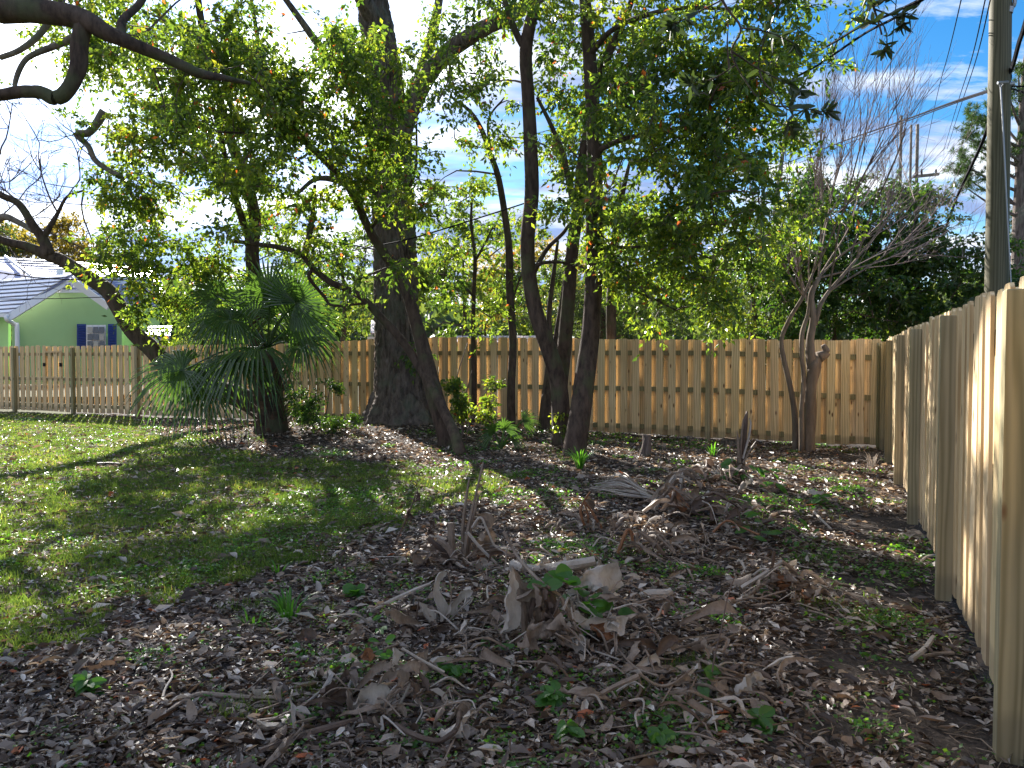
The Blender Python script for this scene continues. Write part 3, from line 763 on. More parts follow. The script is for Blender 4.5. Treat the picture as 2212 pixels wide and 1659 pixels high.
# --- camphor at the left whose long limb dips behind the palm
b2 = G0(575, 905)
tree('camphor_tree', 'camphor tree behind the palm with bare limb sloping up to the left edge', b2,
     [([(590, 930, 16.2), (560, 880, 16.2), (480, 845, 16.2), (400, 825, 16.2), (364, 795, 16.2), (330, 755, 16.2), (286, 715, 16.2), (255, 660, 16.1), (232, 628, 16.1), (178, 590, 16.0), (134, 563, 15.9), (104, 552, 15.8), (60, 533, 15.7), (0, 517, 15.5), (-90, 470, 15.2)], [.24, .22, .19, .18, .17, .15, .12, .09, .06]),
      ([(108, 553, 15.8), (92, 515, 15.8), (72, 488, 15.7), (40, 440, 15.6), (0, 420, 15.5), (-60, 380, 15.3)], [.12, .09, .07, .05]),
      ([(92, 515, 15.8), (108, 490, 15.8), (125, 460, 15.9), (145, 425, 15.9), (182, 411, 16.0)], [.07, .05, .03, .02]),
      ([(570, 900, 16.2), (556, 760, 16.3), (550, 620, 16.4), (545, 540, 16.3), (550, 470, 16.2), (530, 380, 16.0), (500, 310, 15.8), (470, 200, 15.5), (440, 80, 15.3), (420, -60, 15)], [.17, .15, .14, .12, .10, .08, .06]),
      ([(545, 540, 16.3), (500, 400, 16.0), (478, 300, 15.8), (460, 230, 15.6)], [.08, .06, .04])],
     G['bark_cam'],
     [(330, 180, 15.2, 120, 130, 1.3, 1.2), (330, 330, 15.3, 110, 100, 1.3, 1.2), (280, 90, 15.0, 130, 80, 1.2, .9), (440, 400, 15.5, 130, 110, 1.3, 1.2),
      (300, 480, 15.5, 100, 75, 1.1, 1.2), (240, 540, 15.4, 75, 50, .9, 1.2), (400, 560, 15.4, 130, 70, 1.2, 1.1), (300, 620, 15.3, 70, 50, .8, .9), (260, 685, 15.3, 35, 50, .5, .8),
      (170, 130, 14.8, 60, 90, 1.0, .5), (90, 95, 14.6, 80, 50, 1.0, .4), (480, 640, 15.9, 110, 60, 1.2, .8), (390, 690, 15.8, 60, 40, .8, .8), (520, 180, 15.5, 110, 120, 1.2, 1.0), (600, 560, 16.8, 90, 80, 1.2, .9),
      ('w', -7.6, 15.3, 10.4, 2.6, 2.4, 1.4, 60)],
     G['leaf_cam'], dens=2.1, nleaf=150, ll=.105)

# --- multi-stem camphor in the middle right
b3 = G0(1235, 985); Yc = b3[1]
tree('camphor_tree', 'camphor tree with several tall dark stems rising from one base near the middle', b3,
     [([(1240, 990, Yc), (1247, 930, Yc), (1262, 830, Yc + .1), (1273, 740, Yc + .2), (1281, 650, Yc + .2), (1284, 560, Yc + .2), (1284, 450, Yc + .2), (1284, 340, Yc + .1), (1280, 220, Yc), (1272, 100, Yc - .1), (1262, -20, Yc - .2), (1255, -180, Yc - .3)], [.20, .165, .15, .145, .135, .125, .11, .09, .07]),
      ([(1215, 960, Yc + .6), (1212, 900, Yc + .6), (1205, 820, Yc + .6), (1178, 735, Yc + .5), (1158, 675, Yc + .5), (1143, 600, Yc + .5), (1140, 520, Yc + .4), (1148, 420, Yc + .4), (1146, 300, Yc + .3), (1140, 200, Yc + .2), (1136, 110, Yc + .1), (1150, 30, Yc), (1170, -60, Yc), (1190, -200, Yc)], [.17, .15, .13, .12, .12, .11, .105, .10, .08, .05]),
      ([(1216, 960, Yc + .9), (1210, 860, Yc + .9), (1218, 760, Yc + .9), (1228, 650, Yc + .8), (1236, 540, Yc + .8), (1250, 440, Yc + .7), (1262, 330, Yc + .6), (1275, 260, Yc + .6), (1300, 150, Yc + .5), (1350, 40, Yc + .4), (1400, -100, Yc + .3)], [.13, .12, .115, .11, .10, .09, .08, .06, .03]),
      ([(1246, 470, Yc + .7), (1228, 390, Yc + .6), (1215, 330, Yc + .5), (1190, 270, Yc + .4), (1160, 210, Yc + .3)], [.06, .05, .04, .025]),
      ([(1152, 590, Yc + .5), (1180, 540, Yc + .4), (1215, 505, Yc + .3), (1240, 475, Yc + .2), (1300, 440, Yc)], [.045, .03, .02]),
      ([(1153, 595, Yc + .5), (1162, 572, Yc + .4), (1190, 566, Yc + .4), (1225, 568, Yc + .6)], [.035, .03, .02]),
      ([(1294, 545, Yc + .2), (1320, 532, Yc), (1355, 535, Yc - .2), (1440, 530, Yc - .5), (1540, 560, Yc - .8)], [.04, .03, .02, .012]),
      ([(1240, 560, Yc + .7), (1270, 590, Yc + .3), (1320, 612, Yc), (1400, 640, Yc - .3), (1460, 670, Yc - .5)], [.035, .03, .02, .012]),
      ([(1283, 330, Yc + .1), (1350, 300, Yc - .3), (1450, 280, Yc - .8), (1560, 250, Yc - 1.1)], [.05, .04, .03, .015]),
      ([(1273, 120, Yc - .1), (1330, 60, Yc - .5), (1450, 20, Yc - 1), (1600, 20, Yc - 1.4)], [.05, .04, .03, .015]),
      ([(1136, 110, Yc + .1), (1110, 60, Yc), (1090, 0, Yc - .2), (1060, -100, Yc - .3)], [.06, .045, .03])],
     G['bark_cam'],
     [(1480, 130, 10.6, 150, 130, 1.2, 1.35), (1640, 120, 10.4, 105, 130, 1.0, 1.45), (1600, 290, 10.4, 120, 90, 1.0, 1.5), (1450, 280, 10.7, 140, 90, 1.2, 1.1), (1530, 400, 10.6, 130, 80, 1.1, 1.25),
      (1380, 400, 11.0, 110, 90, 1.1, .9), (1440, 500, 11.0, 140, 70, 1.1, 1.2), (1560, 480, 10.8, 90, 70, .9, 1.2), (1420, 600, 11.2, 110, 60, 1.0, 1.1), (1530, 590, 11.0, 90, 55, .9, 1.1), (1480, 680, 11.1, 75, 40, .7, .9),
      (1330, 60, 12.6, 130, 90, 1.1, .9), (1270, 260, 13.0, 90, 100, 1.0, .7), (1190, 220, 13.3, 90, 110, 1.0, .7), (1100, 120, 13.4, 120, 110, 1.1, .7), (1190, 330, 13.5, 80, 60, .9, .5), (1360, 210, 12.6, 90, 70, .9, .8), (1200, 420, 11.5, 70, 60, .9, .45), (1340, 540, 11.3, 50, 50, .7, .8), (1680, 420, 10.4, 60, 70, .8, .9), (1700, 60, 10.2, 50, 90, .8, 1.2), (1640, 520, 10.7, 70, 60, .7, .8), (1200, 60, 11.3, 70, 60, .8, .8),
      ('w', 3.8, 10.2, 8.2, 2.8, 2.4, 1.5, 110), ('w', .8, 11, 8.6, 2.6, 2.2, 1.4, 60), ('w', 2.2, 10.6, 10.6, 3.4, 2.6, 1.4, 90)],
     G['leaf_cam'], dens=3.2, nleaf=140, ll=.098)

# --- slender camphors standing before the fence
b4 = G0(1327, 934)
tree('camphor_tree', 'slender crooked camphor sapling tree in front of the fence right of the stems', b4,
     [([(1328, 945, b4[1]), (1330, 880, b4[1]), (1336, 815, b4[1]), (1322, 745, b4[1]), (1320, 670, b4[1]), (1324, 600, b4[1]), (1328, 520, b4[1]), (1340, 440, b4[1] - .1), (1360, 350, b4[1] - .2)], [.11, .105, .115, .10, .10, .09, .08, .06, .03]),
      ([(1326, 560, b4[1]), (1370, 520, b4[1] - .2), (1430, 500, b4[1] - .4)], [.03, .012]),
      ([(1324, 690, b4[1]), (1340, 675, b4[1] - .1), (1365, 680, b4[1] - .2), (1385, 700, b4[1] - .3)], [.015, .008])],
     G['bark_cam'], [(1380, 480, b4[1] - .3, 90, 90, 1.0, .9), (1340, 590, b4[1] - .2, 45, 50, .6, .8), (1330, 360, b4[1], 70, 70, .8, .5), (1450, 560, b4[1] - .2, 70, 60, .8, .8)], G['leaf_cam'], dens=2.3, nleaf=120, ll=.10)
b5 = G0(1104, 924)
tree('camphor_tree', 'tall pole-thin camphor tree between the oak and the stem group', b5,
     [([(1105, 935, b5[1]), (1104, 840, b5[1]), (1108, 740, b5[1]), (1102, 640, b5[1]), (1100, 550, b5[1]), (1093, 480, b5[1]), (1078, 390, b5[1]), (1062, 340, b5[1]), (1040, 280, b5[1]), (1015, 240, b5[1]), (980, 215, b5[1] - .2)], [.085, .08, .078, .075, .07, .06, .05, .04, .02]),
      ([(1104, 660, b5[1]), (1120, 610, b5[1]), (1140, 560, b5[1] - .1)], [.022, .012]),
      ([(1062, 340, b5[1]), (1055, 260, b5[1]), (1090, 210, b5[1])], [.03, .015])],
     G['bark_cam'], [(1010, 260, b5[1] - .4, 100, 70, .9, .6), (1000, 380, b5[1], 70, 60, .8, .6), (1060, 180, b5[1] - .3, 80, 60, .8, .5)], G['leaf_cam'], dens=1.2, nleaf=110, ll=.10)
b6 = G0(1022, 915)
tree('camphor_tree', 'thin leafy camphor close against the fence just right of the oak', b6,
     [([(1024, 925, b6[1]), (1024, 820, b6[1]), (1022, 720, b6[1]), (1024, 620, b6[1]), (1026, 560, b6[1]), (1018, 480, b6[1]), (1020, 420, b6[1])], [.06, .055, .05, .045, .04, .03, .02]),
      ([(1026, 565, b6[1]), (1045, 530, b6[1]), (1065, 490, b6[1])], [.03, .015]),
      ([(1024, 640, b6[1]), (980, 600, b6[1] - .3), (930, 590, b6[1] - .5)], [.03, .012])],
     G['bark_cam'], [(980, 620, b6[1] - .4, 110, 70, .9, 1.0), (1010, 510, b6[1] - .1, 90, 70, .9, .9), (940, 540, b6[1], 70, 60, .8, .8), (1050, 690, b6[1] - .3, 60, 40, .6, .8), (960, 700, b6[1] - .3, 60, 40, .6, .7), (1010, 430, b6[1], 80, 60, .8, .6)], G['leaf_cam'], dens=1.5, nleaf=120, ll=.10)
# dark rotten stem and stump behind the stem group
b7 = G0(1185, 930)
tree('dead_tree', 'dark leaning dead trunk base behind the multi-stem camphor', b7,
     [([(1186, 945, b7[1]), (1187, 860, b7[1]), (1190, 760, b7[1] + .1), (1186, 680, b7[1] + .2), (1195, 600, b7[1] + .2), (1205, 520, b7[1] + .3)], [.24, .17, .07, .05, .045, .03]),
      ([(1190, 800, b7[1]), (1205, 700, b7[1] + .3), (1218, 620, b7[1] + .5), (1230, 540, b7[1] + .6)], [.06, .05, .04, .03])], G['bark_cam'], [], None, cat='dead tree')

# --- crape myrtle by the right corner, bare vase of stems
b8 = G0(1748, 976); Y8 = b8[1]
t0 = thing('crape_myrtle', 'bare crape myrtle with knobbly trunk and fan of fine twigs by the fence corner', 'tree', b8)
mb = MB()
limb(mb, [(1746, 984, Y8), (1748, 940, Y8), (1750, 880, Y8), (1752, 830, Y8), (1760, 790, Y8), (1768, 772, Y8)], [.13, .095, .088, .095, .115, .07], 12, wob=.12)
limb(mb, [(1718, 975, Y8 + .2), (1717, 900, Y8 + .2), (1708, 840, Y8 + .2), (1694, 780, Y8 + .2), (1688, 735, Y8 + .2), (1705, 690, Y8 + .1), (1735, 640, Y8), (1756, 590, Y8)], [.055, .05, .045, .04, .035, .03, .02], 8)
limb(mb, [(1732, 980, Y8 - .1), (1732, 880, Y8 - .1), (1736, 815, Y8), (1732, 770, Y8), (1733, 720, Y8), (1745, 680, Y8), (1750, 640, Y8)], [.045, .04, .036, .04, .035, .03], 8)
limb(mb, [(1768, 772, Y8), (1785, 762, Y8), (1778, 745, Y8)], [.10, .07, .04], 8)
limb(mb, [(1754, 800, Y8), (1750, 740, Y8), (1757, 690, Y8), (1752, 640, Y8), (1768, 600, Y8)], [.085, .07, .06, .05, .035], 9, wob=.12)
limb(mb, [(1760, 700, Y8), (1772, 660, Y8), (1790, 630, Y8 + .1), (1825, 590, Y8 + .2), (1850, 560, Y8 + .3)], [.045, .035, .03, .022], 7)
mb.build('trunk', G['bark_myrtle'], t0, True)
mb = MB(); fine = MB()
def sprout(p, d, r, l, lev):
    n = 5; P = [p]; q = p; dd = d
    for k in range(n):
        dd = unit(dd + rng.normal(0, .07, 3) + np.array([.012, 0, .03])); q = q + dd * l / n; P.append(q)
    tube(mb if r > .009 else fine, smooth_path(P, 2), [r, r * .5], 5 if r > .01 else 3, rng.random(), cap=False)
    if lev <= 0: return
    k = {3: 5, 2: 5, 1: 4}[lev]
    for _ in range(k):
        f = rng.uniform(.3, 1.0); i = min(n - 1, int(f * n)); a = P[i]
        nd_ = unit(dd + rng.normal(0, .30, 3) + np.array([.02, 0, .22])); sprout(a, nd_, max(.0024, r * .5), l * rng.uniform(.42, .72), lev - 1)
starts = [(1752, 640, 0.0), (1768, 600, 0), (1756, 590, 0), (1757, 690, 0), (1850, 560, .3), (1790, 630, .1), (1735, 640, 0), (1756, 590, 0)]
targets = [(1735, 250), (1790, 200), (1850, 180), (1900, 230), (1960, 280), (2000, 350), (1700, 330), (1820, 230), (1880, 300), (1760, 220), (1990, 430), (1690, 480), (2030, 470), (1930, 200), (1650, 420)]
for k, (u, v) in enumerate(targets):
    s = starts[k % len(starts)] if u < 1850 else starts[[1, 4, 5, 2][k % 4]]
    a = pt(s[0], s[1], Y8 + s[2]); e = pt(u, v + 60, Y8 + rng.normal(0, .8)); l = np.linalg.norm(e - a)
    sprout(a, unit(e - a + [0, 0, -.1]), .018, l * .98, 3)
mb.build('stems', G['bark_myrtle'], t0); fine.build('twigs', plain('mtwig', (.20, .14, .13), .8), t0, kind='stuff')

# --- bare-branched limb ends at the upper left
def bare(name, label, base, limbs, bk, seeds, lev=3, fm=None, cat='tree', len0=1.2, r0=.02, bias=(0, 0, .05)):
    global mb, fine
    t0 = thing(name, label, cat, base)
    m1 = MB()
    for spec, r in limbs: limb(m1, spec, r, 10)
    m1.build('trunk' if name == 'tree' else 'limb', bk, t0, True)
    def sp(p, d, r, l, lev):
        P = [p]; q = p; dd = d
        for k in range(5):
            dd = unit(dd + rng.normal(0, .22, 3) + np.array(bias)); q = q + dd * l / 5; P.append(q)
        tube(m2, smooth_path(P, 2), [r, r * .5], 4, rng.random(), cap=False)
        if lev <= 0: return
        for _ in range(4):
            i = rng.integers(1, 6); sp(P[i], unit(dd + rng.normal(0, .7, 3)), max(.003, r * .55), l * rng.uniform(.45, .75), lev - 1)
    m2 = MB()
    for (u, v, Y, du, dv) in seeds:
        a = pt(u, v, Y); e = pt(u + du, v + dv, Y + rng.normal(0, .3)); sp(a, unit(e - a), r0, len0, lev)
    m2.build('branches', fm or G['twig'], t0, kind='stuff')
    return t0
bare('tree', 'bare twiggy tree with grey limbs at the left edge above the white roof', G0(-120, 900) + [0, 2, 0],
     [([(-160, 900, 19), (-130, 700, 19), (-80, 560, 18.5), (-40, 520, 18.2), (0, 470, 18), (40, 480, 18), (72, 500, 18)], [.22, .18, .14, .10, .07, .05]),
      ([(-130, 700, 19), (-110, 500, 19), (-60, 380, 18.6), (0, 330, 18.2)], [.16, .12, .08, .04])], G['bark_grey'],
     [(0, 470, 18, 60, -60), (40, 480, 18, 60, -50), (145, 425, 16, 40, -30), (125, 460, 15.9, -30, -80), (-20, 400, 18, 60, -30), (182, 411, 16, 10, 60), (72, 490, 15.7, -50, -40), (0, 330, 18.2, 40, -60), (-10, 500, 18, 60, 40), (60, 490, 17, 70, 10)], lev=3, len0=1.5)
# --- the big dark limbs reaching in at the top left, from a tree standing left of the frame
lt = G0(-700, 1150)
t0 = thing('tree', 'near tree reaching in at the top left with thick dark curving limbs', 'tree', (lt[0], lt[1], 0))
mb = MB()
Yl = 7.6
limb(mb, [(-820, 1180, 7.2), (-780, 800, 7.2), (-700, 400, 7.2), (-500, 120, 7.3), (-250, 30, 7.4), (0, 22, Yl), (120, 28, Yl), (185, 45, Yl), (240, 75, Yl), (310, 105, Yl + .1), (370, 130, Yl + .2), (430, 158, Yl + .3), (482, 168, Yl + .5), (540, 180, Yl + .8)], [.34, .30, .25, .19, .14, .115, .11, .09, .065, .055, .05, .035, .02], 12)
mb.build('limb', G['bark_cam'], t0, True)
mb = MB(); limb(mb, [(178, 55, Yl), (172, 100, Yl), (170, 140, Yl), (158, 175, Yl), (142, 200, Yl), (118, 212, Yl), (90, 200, Yl), (50, 198, Yl), (0, 205, Yl), (-60, 215, Yl)], [.085, .075, .07, .06, .05], 10); mb.build('limb', G['bark_cam'], t0, True)
mb = MB(); limb(mb, [(262, 88, Yl + .1), (262, 60, Yl + .2), (268, 40, Yl + .3), (300, 10, Yl + .5), (330, -40, Yl + .7)], [.05, .045, .04, .03], 8); mb.build('limb', G['bark_cam'], t0, True)
mb = MB(); limb(mb, [(0, 125, 9), (40, 110, 9), (80, 80, 9), (110, 40, 9), (130, -10, 9)], [.03, .035, .04, .045], 7)
limb(mb, [(30, 210, 9), (35, 170, 9), (55, 130, 9), (90, 110, 9), (130, 95, 9), (200, 60, 8.5)], [.02, .03, .035, .04, .05], 7); mb.build('limb', G['bark_grey'], t0, True)
lb, tb = MB(), MB()
crown(lb, tb, np.array([pt(u, v, Yl + .3) for u, v in ((0, 22), (120, 28), (240, 75), (310, 105), (430, 158), (540, 180), (300, 10), (330, -40), (130, 95), (60, 200))]),
      [(200, -60, 8.2, 260, 60, 1.2, .8), (350, 20, 8.6, 120, 60, .8, .7), (470, 90, 8.8, 110, 70, .8, .7), (120, 120, 8.5, 80, 40, .6, .45), ('w', -5.2, 8, 6.4, 2.6, 1.8, .7, 60), (330, 210, 8.6, 60, 40, .5, .4)], 3.2, 100, .075, thick=.009)
lb.build('crown', G['leaf_cam'], t0); tb.build('branches', G['twig'], t0, kind='stuff')
bare('branch', 'bare pale crooked branch hanging in the sky left of the leafy crown', pt(215, 240, 15.0),
     [([(226, 240, 15), (208, 268, 15), (190, 287, 15), (165, 290, 15), (190, 315, 15), (205, 345, 15), (235, 368, 15), (265, 385, 15), (290, 430, 15.2), (310, 470, 15.3)], [.09, .08, .07, .06, .055, .05, .045, .04, .03])], G['bark_grey'],
     [(165, 290, 15, -60, 10), (200, 288, 15, -20, 40), (240, 250, 15, 10, 50), (205, 345, 15, -30, -20), (250, 380, 15, 50, 10), (175, 300, 15, -50, -40)], lev=2, len0=.9, r0=.012, cat='branch')

# --- near leafy branches hanging in from above (larger leaves)
def leafmesh(l, w, fold=.3, curl=.1, name='leaf', mt=None):
    m2 = MB(); n = 4
    V = []; 
    for i in range(n + 1):
        t_ = i / n; ww = w * .5 * math.sin(math.pi * (t_ * .92 + .04)) ** .75; zc = -curl * l * t_ * t_
        V += [(-ww, l * t_, zc + fold * ww), (0, l * t_, zc), (ww, l * t_, zc + fold * ww)]
    F = np.array([[3 * i + a, 3 * i + a + 1, 3 * i + a + 4, 3 * i + a + 3] for i in range(n) for a in (0, 1)])
    m2.add(np.array(V), [F], .35); return m2.mesh(name, mt)
def put_leaf(me, parent, p, axis, nrm, s=1.0, name='leaf'):
    A = Vector(unit(axis)); N = Vector(nrm); X = A.cross(N).normalized(); N = X.cross(A).normalized()
    o = bpy.data.objects.new(name, me); COL.objects.link(o); o.parent = parent
    M = Matrix((X, A, N)).transposed().to_4x4(); M = Matrix.Translation(Vector(np.asarray(p) - OFF[parent.name])) @ M @ Matrix.Scale(s, 4)
    o.matrix_local = M; return o
G['leaf_oak'] = leafmat('leaf_oak', [(0, (.02, .035, .015)), (1, (.05, .07, .03))], .25, .35, .6)
LK = [leafmesh(.10, .032, .3, c, 'leaf', G['leaf_oak']) for c in (.05, .2, -.1)]
no = np.array([3.9, -3.4, 0.]); near_oak = thing('oak_tree', 'near oak with added unseen shading crown, whose dark pointed-leaved twigs hang into the top right of the view', 'tree', no)
m1 = MB(); NL = [limb(m1, [('w', 3.9, -3.4, -.05), ('w', 3.8, -3.3, 1.5), ('w', 3.6, -3.0, 3.5), ('w', 3.0, -2.6, 5.5), ('w', 2.4, -2.4, 8.0)], [.42, .33, .28, .22, .10], 14),
                 limb(m1, [('w', 3.6, -3.0, 3.6), ('w', 3.7, -1.0, 4.6), ('w', 3.6, 1.8, 5.0), ('w', 3.0, 4.6, 5.0), ('w', 2.4, 6.2, 4.9)], [.16, .12, .09, .05, .02], 8),
                 limb(m1, [('w', 3.2, -2.7, 4.8), ('w', .5, -3.0, 6.5), ('w', -3.0, -3.6, 7.5)], [.16, .10, .04], 8)]
m1.build('trunk', G['bark_oak'], near_oak, True)
lb, tb = MB(), MB()
crown(lb, tb, np.concatenate(NL), [('w', 2.5, -3.5, 7, 5, 2.4, 2.4, 130), ('w', -4, -4, 6.5, 4, 2.4, 2.6, 100), ('w', 0, -7, 4, 7, 1.5, 3, 90)], 1, 60, .14, thick=.012, spread=.6)  # unseen crown behind the camera, added to block sky fill from that side
lb.build('crown', G['leaf_cam'], near_oak); tb.build('branches', G['twig'], near_oak, kind='stuff')
def hang(label, stems, nl, s=1.0, Y=5.0):
    m1 = MB(); tips = []
    e0 = pt(*stems[0][0][0][:2], Y + stems[0][0][0][2]); nr = NL[1][np.argmin(((NL[1] - e0) ** 2).sum(1))]
    for q, (st, r) in enumerate(stems):
        P = [pt(u, v, Y + d) for u, v, d in st]
        if q == 0: P = [nr] + P
        P = smooth_path(P, 5); tube(m1, P, r, 6); tips.append(P[5:] if q == 0 else P)
    t0 = m1.build('hanging_branch', G['bark_cam'], near_oak, True)
    for k in range(nl):
        P = tips[rng.integers(1, len(tips)) if len(tips) > 1 else 0]; i = int(min(len(P) - 2, rng.beta(2.5, 1) * len(P))); p = P[i] + rng.normal(0, .006, 3)
        d = unit(P[min(i + 1, len(P) - 1)] - P[i - 1 if i else 0])
        put_leaf(random.choice(LK), t0, p, unit(d * .6 + rdir(1)[0] * .9), rdir(1)[0], s * rng.uniform(.6, 1.15))
hang('dark oak twig with pointed leaves hanging against blue sky at the top right',
     [([(1860, -160, .3), (1870, -40, .1), (1885, 10, 0), (1895, 40, 0), (1905, 75, 0)], [.012, .009, .006]),
      ([(1895, 38, 0), (1912, 62, 0), (1916, 90, 0), (1912, 112, 0)], [.005, .003]), ([(1890, 20, 0), (1925, 32, .1), (1950, 28, .1), (1972, 34, .1)], [.006, .003]),
      ([(1886, 10, 0), (1875, 0, 0), (1868, -20, 0)], [.005, .003]), ([(1900, 55, 0), (1880, 50, 0), (1862, 48, 0)], [.004, .002]), ([(1925, 32, .1), (1945, 48, .1), (1952, 56, .1)], [.004, .002]), ([(1888, 15, 0), (1905, 5, -.1), (1915, -8, -.1)], [.004, .002])], 95, .95)
hang('shaded near twig with drooping brownish leaves over the right crown',
     [([(1500, -150, .2), (1560, 0, 0), (1600, 60, 0), (1580, 110, 0), (1600, 160, 0)], [.012, .01, .008, .005]),
      ([(1580, 110, 0), (1640, 150, .1), (1700, 180, .1), (1735, 200, .1)], [.007, .003]), ([(1600, 160, 0), (1650, 220, 0), (1740, 235, .1), (1800, 245, .1)], [.006, .003]),
      ([(1590, 140, 0), (1540, 170, 0), (1480, 185, 0)], [.006, .003]), ([(1600, 60, 0), (1660, 70, 0), (1730, 100, .1)], [.006, .003]), ([(1560, 0, 0), (1480, 40, 0), (1440, 60, 0)], [.006, .003])], 150, 1.1, 5.6)
hang('small shaded twig of pointed leaves dangling just left of the crape myrtle twigs',
     [([(1640, 120, .6), (1680, 210, .3), (1700, 236, .1), (1730, 240, 0), (1760, 250, 0)], [.008, .006, .004]),
      ([(1700, 236, .1), (1700, 262, .1), (1712, 275, .1)], [.004, .002]), ([(1690, 225, .2), (1715, 215, .1), (1725, 200, .1)], [.004, .002])], 34, 1.0, 6.0)

# ------------------------------------------------------------------ planting beyond the fence
KD = 3.2
CL, CS = 2.5, .4
def bush(name, label, blobs, lm, dens, nleaf, ll, base, bk='bark_cam', limbs=None, cat='tree', **kw):
    if limbs is None: limbs = [([(base[0], 760, base[2]), (base[0] + 4, 690, base[2]), (base[0], base[1], base[2])], [.12, .08, .04])]
    P = gp(base[0], 772 + 1540 * 1.0 / base[2] * 1.66, 0) if False else np.array([*pt(base[0], 772, base[2])[:2], 0.])
    lim2 = [([('w', P[0], P[1], -.05), ('w', *pt(*limbs[0][0][0][:3])), *[('w', *pt(*q)) for q in limbs[0][0][1:]]], limbs[0][1])] + limbs[1:]
    return tree(name, label, P, lim2, G[bk], blobs, lm, dens=dens, nleaf=nleaf, ll=ll, cat=cat, **kw)
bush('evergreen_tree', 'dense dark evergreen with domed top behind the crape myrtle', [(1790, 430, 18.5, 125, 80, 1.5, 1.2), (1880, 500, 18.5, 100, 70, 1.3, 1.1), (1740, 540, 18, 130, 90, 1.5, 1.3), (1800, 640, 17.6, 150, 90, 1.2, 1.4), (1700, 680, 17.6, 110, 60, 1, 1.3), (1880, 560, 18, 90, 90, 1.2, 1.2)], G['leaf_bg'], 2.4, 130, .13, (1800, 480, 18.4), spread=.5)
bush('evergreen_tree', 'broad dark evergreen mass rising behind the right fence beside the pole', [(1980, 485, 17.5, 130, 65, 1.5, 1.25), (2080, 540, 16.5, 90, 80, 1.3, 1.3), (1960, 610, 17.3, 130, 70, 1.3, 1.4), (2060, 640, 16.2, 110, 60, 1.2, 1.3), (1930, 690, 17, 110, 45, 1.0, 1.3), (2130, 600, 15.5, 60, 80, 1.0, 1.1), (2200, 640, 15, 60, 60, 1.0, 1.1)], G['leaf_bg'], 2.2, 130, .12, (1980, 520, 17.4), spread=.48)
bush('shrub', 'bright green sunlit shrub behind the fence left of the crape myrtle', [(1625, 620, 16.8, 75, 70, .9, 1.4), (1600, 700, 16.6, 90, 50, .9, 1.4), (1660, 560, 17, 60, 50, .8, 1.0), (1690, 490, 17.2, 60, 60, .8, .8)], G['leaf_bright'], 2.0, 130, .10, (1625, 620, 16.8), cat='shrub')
bush('shrub', 'dusky blue-green shrub mass behind the fence between the camphor stems', [(1200, 680, 22, 100, 50, 1.3, 1.5), (1320, 680, 21, 110, 55, 1.3, 1.5), (1420, 700, 20, 90, 45, 1.2, 1.4), (1260, 630, 22, 90, 35, 1.2, 1.1)], G['leaf_olive'], 1.5, 170, .085, (1300, 660, 21.5), cat='shrub', spread=.5)
bush('tree', 'tall hazy light green tree behind the bare crape myrtle twigs', [(1700, 290, 27, 50, 70, 2, .5), (1720, 400, 27, 90, 80, 2, .6), (1640, 480, 26, 70, 80, 2, .6), (1690, 560, 26, 80, 60, 2, .7)], G['leaf_olive'], 1.2, 90, .13, (1690, 330, 27), bk='bark_grey', limbs=[([(1670, 760, 27), (1672, 560, 27), (1680, 420, 27), (1700, 260, 27)], [.22, .16, .10, .05]), ([(1672, 560, 27), (1640, 480, 27), (1620, 400, 27)], [.08, .03])])
bush('tree', 'hazy yellow-brown distant tree seen through the middle stems', [(1110, 560, 36, 100, 70, 3, .9), (1200, 590, 38, 90, 60, 3, .9), (1040, 600, 38, 90, 50, 3, .8), (1290, 600, 38, 90, 40, 3, .8), (1090, 660, 34, 80, 40, 2, .9)], G['leaf_yellow'], .75, 130, .16, (1120, 540, 36), spread=.9)
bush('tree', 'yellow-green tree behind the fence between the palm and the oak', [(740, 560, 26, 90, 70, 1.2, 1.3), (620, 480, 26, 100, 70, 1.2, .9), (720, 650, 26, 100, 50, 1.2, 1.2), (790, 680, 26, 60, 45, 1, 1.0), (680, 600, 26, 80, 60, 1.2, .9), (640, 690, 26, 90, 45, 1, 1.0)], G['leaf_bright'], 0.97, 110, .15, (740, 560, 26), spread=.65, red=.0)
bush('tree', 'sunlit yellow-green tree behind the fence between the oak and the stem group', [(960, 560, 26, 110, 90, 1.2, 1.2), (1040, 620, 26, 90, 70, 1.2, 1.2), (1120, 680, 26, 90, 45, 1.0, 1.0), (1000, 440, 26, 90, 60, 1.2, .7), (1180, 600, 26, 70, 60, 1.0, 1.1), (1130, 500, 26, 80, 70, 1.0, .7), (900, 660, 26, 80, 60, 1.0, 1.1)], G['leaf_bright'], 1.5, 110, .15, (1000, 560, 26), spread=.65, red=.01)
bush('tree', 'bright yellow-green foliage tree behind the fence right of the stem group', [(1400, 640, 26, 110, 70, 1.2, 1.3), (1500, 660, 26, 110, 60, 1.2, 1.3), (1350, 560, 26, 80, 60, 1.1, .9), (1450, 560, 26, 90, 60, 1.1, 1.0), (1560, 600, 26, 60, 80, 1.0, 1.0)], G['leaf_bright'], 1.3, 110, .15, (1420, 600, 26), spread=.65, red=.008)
bush('shrub', 'loose green shrub behind the fence left of the palm', [(420, 700, 22, 80, 35, 1, .9), (500, 660, 22, 80, 50, 1, .9), (340, 655, 23, 50, 40, 1, .7)], G['leaf_bright'], 1.3, 110, .11, (470, 670, 22), cat='shrub')
bush('tree', 'golden autumn tree beyond the white roof at the left edge', [(90, 520, 55, 110, 50, 3, 1.1), (10, 545, 55, 70, 50, 3, 1.1), (190, 560, 58, 60, 40, 3, .9), (250, 580, 58, 60, 30, 3, .9)], G['leaf_yellow'], .55, 150, .26, (90, 520, 55), spread=1.2, thick=.03, red=0)
